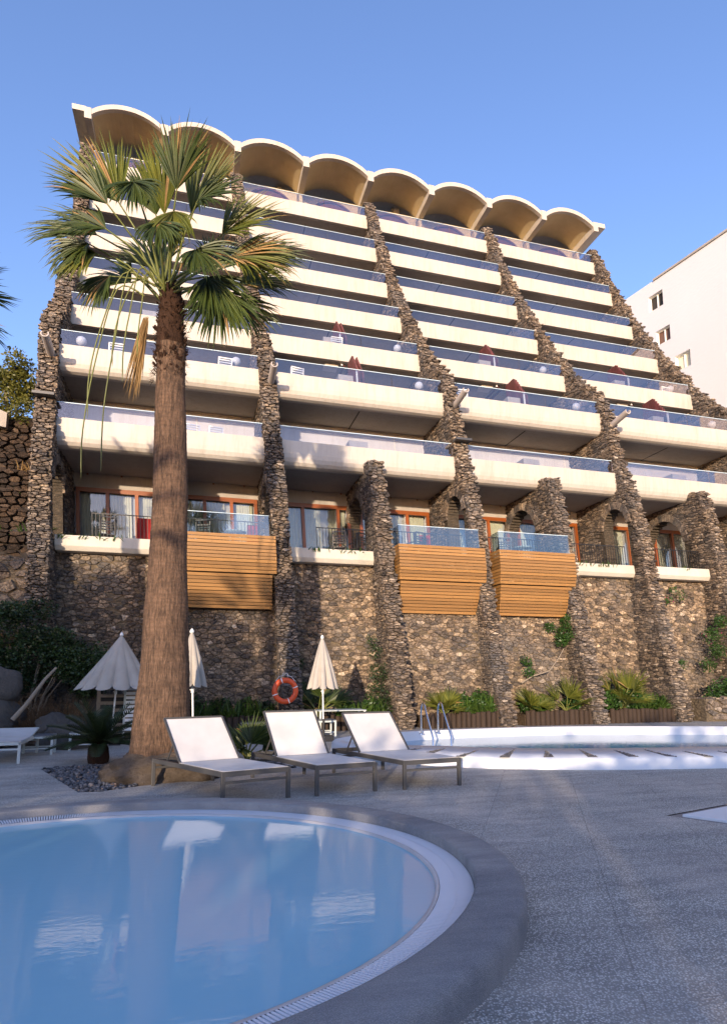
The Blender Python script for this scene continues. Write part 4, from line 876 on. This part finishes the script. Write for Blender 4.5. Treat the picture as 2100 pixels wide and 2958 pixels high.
# cycad
T=thing('cycad',(2.78,-13.1,0),'dark cycad with stiff feather fronds on the pebble bed','cycad'); WL[T.name]=Vector((0,0,0))
m=MB(); m.lathe([(.17,-.05),(.2,.1),(.2,.3),(.12,.42),(0,.45)],(0,0,0),14,fn=lambda a,q,z:q*(1+.12*math.sin(a*9+z*40))); m.build('stem',FIBRE,T)
for i in range(34):
    a=i*2.4; e=.15+1.15*(i/34)**1.2; L_=rnd(.95,1.2)*(1-.12*(i/34)); d=Vector((math.cos(a)*math.cos(e),math.sin(a)*math.cos(e),math.sin(e))); p=Vector((0,0,.38)); m=MB(); pts=[p.copy()]; dd=d.copy()
    for j in range(12): dd=(dd+Vector((0,0,-.05))).normalized(); p=p+dd*L_/12; pts.append(p.copy())
    m.tube(pts,[.012]*8+[.008]*5,4)
    for j in range(2,13):
        for hh in (0,.5):
            c=pts[j-1].lerp(pts[j],hh); t=(pts[j]-pts[j-1]).normalized(); s=t.cross(Vector((0,0,1))).normalized(); n3=s.cross(t)
            for sg_ in (-1,1): 
                q=(s*sg_+t*.7+n3*.35).normalized(); l=.25*(math.sin(PI*(j+hh)/13.5)**.5); m.add([c-t*.016,c+q*l*.5-t*.014+Vector((0,0,.004)),c+q*l,c+q*l*.5+t*.014,c+t*.016],[(0,1,2,3,4)])
    m.build('frond',CYC,T)
# ================================================================== left side: slope, walls, rocks
import random as _r
m=MB(); nx,ny=34,30; vs=[]
for j in range(ny+1):
    for i in range(nx+1):
        x=-14+15.0*i/nx; y=-5.6+16*j/ny; h=5.0+ (y+5.6)*1.22; h=min(h,12.0+.1*(y+5)); x2=min(x,.1-.02*h)
        vs.append((x2 if i<nx else -.1-.045*h,y,h+.5*noise.noise(Vector((x*.6,y*.6,0)))+.25*noise.noise(Vector((x*2,y*2,3)))))
m.add(vs,[(j*(nx+1)+i,j*(nx+1)+i+1,(j+1)*(nx+1)+i+1,(j+1)*(nx+1)+i) for j in range(ny) for i in range(nx)],0,True)
o=m.build('hillside',paint('dark_lava_slope',(.045,.036,.03),.4,.95,1.5)); o['kind']='structure'
T=thing('retaining_wall',(-5,-6.2,0),'coarse gold lit retaining wall at the far left below the slope','garden wall')
c=MB(); c.box(-12,-.05,-6.6,-5.6,-.1,5.35); c.build('wall_core',MORTAR2,T); m=MB(); stone_rows(m,lambda u,v,d:(u,-6.62-d,v),-7,.1,0,5.35,.5,.34); stone_rows(m,lambda u,v,d:(u,-6.6+v,5.35+d),-7,.1,0,1,.5,.4); m.build('stone_facing',RUBBLE,T)
T=thing('back_wall',(-2,-2,5),'rough sunlit stone wall seen through the leftmost arch','garden wall'); c=MB(); c.box(-6,.0,-1.6,-1.0,5,10,0,SH); c.build('wall_core',MORTAR2,T); m=MB(); stone_rows(m,lambda u,v,d:SH(u,-1.62-d,v),-3.5,.0,5.8,9.7,.3,.16); m.build('stone_facing',RUBBLE,T)
for k in range(7):
    m=MB(); stone_rows(m,lambda u,v,d:(u,-4.9+k*.72-d,v+5.6+k*.92),-7,-.55-.04*k,0,.95,.3,.17,(0,.14)); stone_rows(m,lambda u,v,d:(u,-4.9+k*.72+v,6.55+k*.92+d),-7,-.55-.04*k,0,.7,.35,.25,(0,.1)); o=m.build('lava_stone_step',stone_mat('lava_stone',(.32,.27,.24),1) if k==0 else bpy.data.materials['lava_stone']); tag(o,'dark lava stone terrace edge on the slope, number %s from the bottom'%['one','two','three','four','five','six','seven'][k],'terrace wall','lava stone terraces on the slope')
def boulder(label,loc,r,sq=.7,seed=0,m_=ROCK):
    m=MB(); n1,n2=16,24; vs=[]
    for i in range(n1+1):
        a=PI*i/n1
        for k in range(n2):
            b=2*PI*k/n2; v=Vector((math.sin(a)*math.cos(b),math.sin(a)*math.sin(b),math.cos(a))); q=r*(1+.35*noise.noise(v*1.2+Vector((seed,0,0)))+.12*noise.noise(v*3.5+Vector((seed,0,0)))); vs.append((loc[0]+v.x*q*1.2,loc[1]+v.y*q,loc[2]+v.z*q*sq))
    m.add(vs,[(i*n2+k,(i+1)*n2+k,(i+1)*n2+(k+1)%n2,i*n2+(k+1)%n2) for i in range(n1) for k in range(n2)],0,True); return tag(m.build('boulder',m_),label,'boulder','boulders at the left of the deck')
boulder('rounded pale boulder beside the dry grass',(1.25,-9.7,.55),.42,.75,1); boulder('brown creviced boulder under the pale one',(1.55,-9.9,.2),.5,.9,5); boulder('big grey boulder at the left edge under the shrub',(-.35,-9.2,1.5),.55,1.1,9); boulder('dark sloping boulder low at the left edge',(-.6,-9.4,.6),.85,.9,12)
m=MB(); m.tube([(.45,-10.4,.75),(.7,-10.3,1.1),(1.05,-10.2,1.7),(1.25,-10.0,2.0)],[.06,.05,.04,.03],8); tag(m.build('bleached_branch',DRIFT),'pale bare branch leaning up towards the shrub','branch')
T=thing('dry_grass',(.9,-9.2,0),'brown dry grass tussock between the boulders and the shrub','grass'); WL[T.name]=Vector((0,0,0)); m=MB()
for i in range(800):
    a=rnd(0,2*PI); e=rnd(.7,1.5); d=Vector((math.cos(a)*math.cos(e),math.sin(a)*math.cos(e),math.sin(e))); s=d.orthogonal().normalized(); blade(m,Vector((rnd(-.9,1.0),rnd(-.3,.5),.1)),d,s,d.cross(s),rnd(.6,1.35),.006,.6,4)
m.build('blades',leafm('dry_grass_blade',(.1,.055,.025),(.17,.1,.05),.2,.9),T)
m=MB(); m.box(1.6,3.3,-8.0,-7.9,0,1.25); tag(m.build('dark_gate',BLACK,bevel=.01),'black panel gate between the dry grass and the slatted rack','gate')
T=thing('timber_rack',(2.4,-8.3,0),'weathered timber rack behind the half folded umbrella','rack'); 
for x in (2.02,2.95): m=MB(); m.box(x,x+.09,-8.5,-8.41,0,1.75); m.build('post',DRIFT,T)
for i in range(8): m=MB(); m.box(2.02,3.6,-8.52,-8.5,.2+i*.2,.29+i*.2); m.build('slat',DRIFT,T)
T=thing('slatted_chair_back',(3.05,-9.0,0),'white slatted folding lounger stood on end behind the palm trunk','folding lounger')
for x in (2.78,3.35): m=MB(); m.box(x,x+.05,-9.03,-8.98,0,1.5); m.build('side_rail',PALEM,T)
for i in range(10): m=MB(); m.box(2.83,3.35,-9.02,-9.0,.32+i*.12,.4+i*.12); m.build('slat',WHITE,T)
# hill top: tree, lamp, white ramp wall
for i,(x,y,z,n_,l) in enumerate([(-1.2,-3.2,8.2,45,'grey green tuft high on the lava slope'),(-.9,-4.2,6.6,50,'green tuft low on the lava slope'),(-1.6,-2.4,9.3,40,'dry looking tuft on the upper lava slope'),(-1.9,-4.6,6.3,40,'leafy tuft at the left edge of the lava slope')]): straps(l,(x,y,z),n_,.6,STRAP if i!=2 else DRY,.4,'slope_tuft')
T=thing('bushy_tree',(-3.0,0,11.5),'round yellow green tree on the slope at the left edge','tree'); m=MB(); leaves(m,cluster([(-3.3+rnd(-1.3,1.0),rnd(-.8,.8),13.7+rnd(-1.3,1.0),rnd(.3,.6),1) for i in range(26)]),9000,.13); m.build('crown',YTREE,T); m=MB(); m.tube([(-3.3,0,11),(-3.2,0,12.5),(-3.4,.1,13.6)],[.12,.1,.05],8); m.build('trunk',DRIFT,T)
T=thing('garden_lamp',(-2.9,0,12.4),'dark domed garden lamp on the slope beside the tree','lamp'); m=MB(); m.tube([(-2.9,0,12.0),(-2.9,0,14.2)],.05,8); m.build('post',BLACK,T); m=MB(); m.lathe([(.0,.35),(.2,.3),(.36,.15),(.4,0),(.36,-.02)],(-2.9,0,14.3),16); m.build('hood',BLACK,T); m=MB(); m.lathe([(.0,.1),(.14,.05),(.15,-.12),(0,-.2)],(-2.9,0,14.25),12); m.build('lamp_glass',PANE,T)
m=MB(); m.add([(-9,-1,14.9),(-2.95,-1,12.2),(-2.95,-1,11.6),(-9,-1,12.4),(-9,-.7,14.9),(-2.95,-.7,12.2),(-2.95,-.7,11.6),(-9,-.7,12.4)],[(0,1,2,3),(7,6,5,4),(0,4,5,1),(1,5,6,2),(3,7,4,0)]); tag(m.build('ramp_wall',SOFF),'sloping pale ramp wall on the hillside under the tree','garden wall')
m=MB(); stone_rows(m,lambda u,v,d:(u,1.4-d,v+12.4),-2.6,-1.6,0,2.0,.4,.3); m.box(-2.6,-1.6,1.42,1.8,12.2,14.4); tag(m.build('stone_pier',RUBBLE),'square stone pier on the hillside between lamp and hotel','pier')
# ================================================================== white building at right
T=thing('white_apartment_block',(41,8,0),'tall white textured apartment wall with three small windows','building')
a=Vector((39.75-.0,15,0)); dr=Vector((-.18,.984,0)).normalized(); nr=Vector((-dr.y,dr.x,0))
wins=[(-2.68,32.0,33.35,1.35),(-3.15,28.75,30.0,1.3),(-4.7,25.75,27.05,1.32)]
m=MB(); U=[-28]; 
us=sorted(set([-40,12]+[w[0]-w[3] for w in wins]+[w[0] for w in wins])); zs2=sorted(set([-2,34.57]+[w[1] for w in wins]+[w[2] for w in wins]))
for i in range(len(us)-1):
    for j in range(len(zs2)-1):
        uc=(us[i]+us[i+1])/2; zc=(zs2[j]+zs2[j+1])/2
        if any(w[0]-w[3]<uc<w[0] and w[1]<zc<w[2] for w in wins): continue
        p=[a+dr*u+Vector((0,0,z)) for u,z in ((us[i],zs2[j]),(us[i],zs2[j+1]),(us[i+1],zs2[j+1]),(us[i+1],zs2[j]))]; m.add(p,[(0,1,2,3)])
for u0,u1 in ((-40,12),): 
    b=[a+dr*u+nr*q+Vector((0,0,z)) for q,z in ((0,34.57),(-14,34.57)) for u in (u0,u1)]; m.add(b,[(0,1,3,2)])
    m.add([a+dr*u1+Vector((0,0,z))+nr*q for q,z in ((0,-2),(-14,-2),(-14,34.57),(0,34.57))],[(0,1,2,3)]); m.add([a+dr*u0+Vector((0,0,z))+nr*q for q,z in ((0,-2),(-14,-2),(-14,34.57),(0,34.57))],[(3,2,1,0)])
m.build('wall',TEX,T)
m=MB(); 
for s_ in (0,): 
    p=[a+dr*u+nr*q+Vector((0,0,z)) for q in (.12,-.4) for u,z in ((-40,34.5),(-3.3,34.5),(-3.3,34.66),(-40,34.66))]; m.add(p,[(0,1,2,3),(4,5,6,7),(0,1,5,4),(2,3,7,6),(1,2,6,5)])
m.build('coping',SOFF,T)
for i,(u,z0,z1,w) in enumerate(wins):
    f=MB(); P_=lambda uu,z,q:tuple(a+dr*uu+nr*q+Vector((0,0,z)))
    def bx(u0,u1,za,zb,q0,q1,mb=None):
        (mb or f).add([P_(u0,za,q0),P_(u1,za,q0),P_(u1,zb,q0),P_(u0,zb,q0),P_(u0,za,q1),P_(u1,za,q1),P_(u1,zb,q1),P_(u0,zb,q1)],[(0,1,2,3),(7,6,5,4),(0,4,5,1),(1,5,6,2),(2,6,7,3),(3,7,4,0)])
    for (ua,ub,za,zb) in ((u-w,u,z0,z0+.06),(u-w,u,z1-.06,z1),(u-w,u-w+.05,z0,z1),(u-.05,u,z0,z1),(u-w/2-.05,u-w/2+.05,z0,z1)): bx(ua,ub,za,zb,-.25,-.33)
    if i: # reveals
        bx(u-.001,u+.02,z0,z1,0,-.3); bx(u-w-.02,u-w+.001,z0,z1,0,-.3)
    bx(u-w,u,z0-.02,z0+.001,0,-.3); bx(u-w,u,z1-.001,z1+.02,0,-.3); bx(u-.0005,u+.02,z0,z1,0,-.3); bx(u-w-.02,u-w+.0005,z0,z1,0,-.3)
    o=f.build('window',WHITE,T); g=MB(); bx(u-w+.02,u-.02,z0+.02,z1-.02,-.36,-.4,g); g.build('window_pane',[DARKR,mat('window_curtain_brown',(.12,.06,.04)),CURT][i],o)
# distant hill just visible left
m=MB(); vs=[];nn=40
for i in range(nn+1):
    x=-900+1500*i/nn; h=120+55*noise.noise(Vector((i*.3,0,0))); 
    if x>-60: h*=.5
    for y,zz in ((600,-2),(640,h),(900,-2)): vs.append((x,y,zz))
m.add(vs,[(3*i+j,3*i+3+j,3*i+4+j,3*i+1+j) for i in range(nn) for j in (0,1)],0,True); o=m.build('hills',mat('hazy_hill',(.16,.2,.26),1)); o['kind']='structure'
# ================================================================== off frame to the south: blockers added to keep the low sun off the deck
T=thing('shade_hedge',(0,-36,0),'clipped hedge added unseen behind the viewer to shade the deck','shade_hedge'); m=MB()  # never in view: leaf row invented to screen the grazing sun
B=[]
x=-34
while x<22:
    r=rnd(.7,1.2); hh=rnd(2.1,3.5)
    B+= [(x,-36+rnd(-.5,.5),h_,r,1) for h_ in (.8,1.8,hh)]; x+=rnd(.7,1.5)
leaves(m,cluster(B),16000,.34); m.build('foliage',SHRUB,T)
palm((-3.5,-28.6,0),6.6,'fan palm standing behind the viewer, shading the trunk and wall',rc=1.25,nf=22)
T=thing('shade_wall',(-2,-37,0),'unseen rendered wall added to shade the deck, with narrow gaps, behind the hedge at the far side of the deck','garden wall'); x=-40  # added out of view: panels shade pool and deck, gaps pass sun streaks
for w_,g_ in ((14,.5),(9,.4),(4.2,.55),(2.6,.35),(3.4,.6),(2.2,.4),(3.1,.5),(5,.7),(3,.45),(26,.5)): m=MB(); m.box(x,x+w_,-37.1,-36.9,0,2.75+.25*math.sin(x)); m.build('wall_panel',WHITEP,T); x+=w_+g_
T=thing('shade_tree',(-11,-36,0),'broad evergreen tree added unseen behind the viewer to shade the left wall','tree'); m=MB(); leaves(m,cluster([(-11+rnd(-3.2,3.2),-36+rnd(-1.5,1.5),rnd(3,8.8),rnd(.8,1.5),1) for i in range(40)]),15000,.34); m.build('crown',SHRUB,T); m=MB(); m.tube([(-11,-36,0),(-11,-36,6)],[.4,.2],8); m.build('trunk',DRIFT,T)  # unseen crown put in to throw shade on the lower left wall
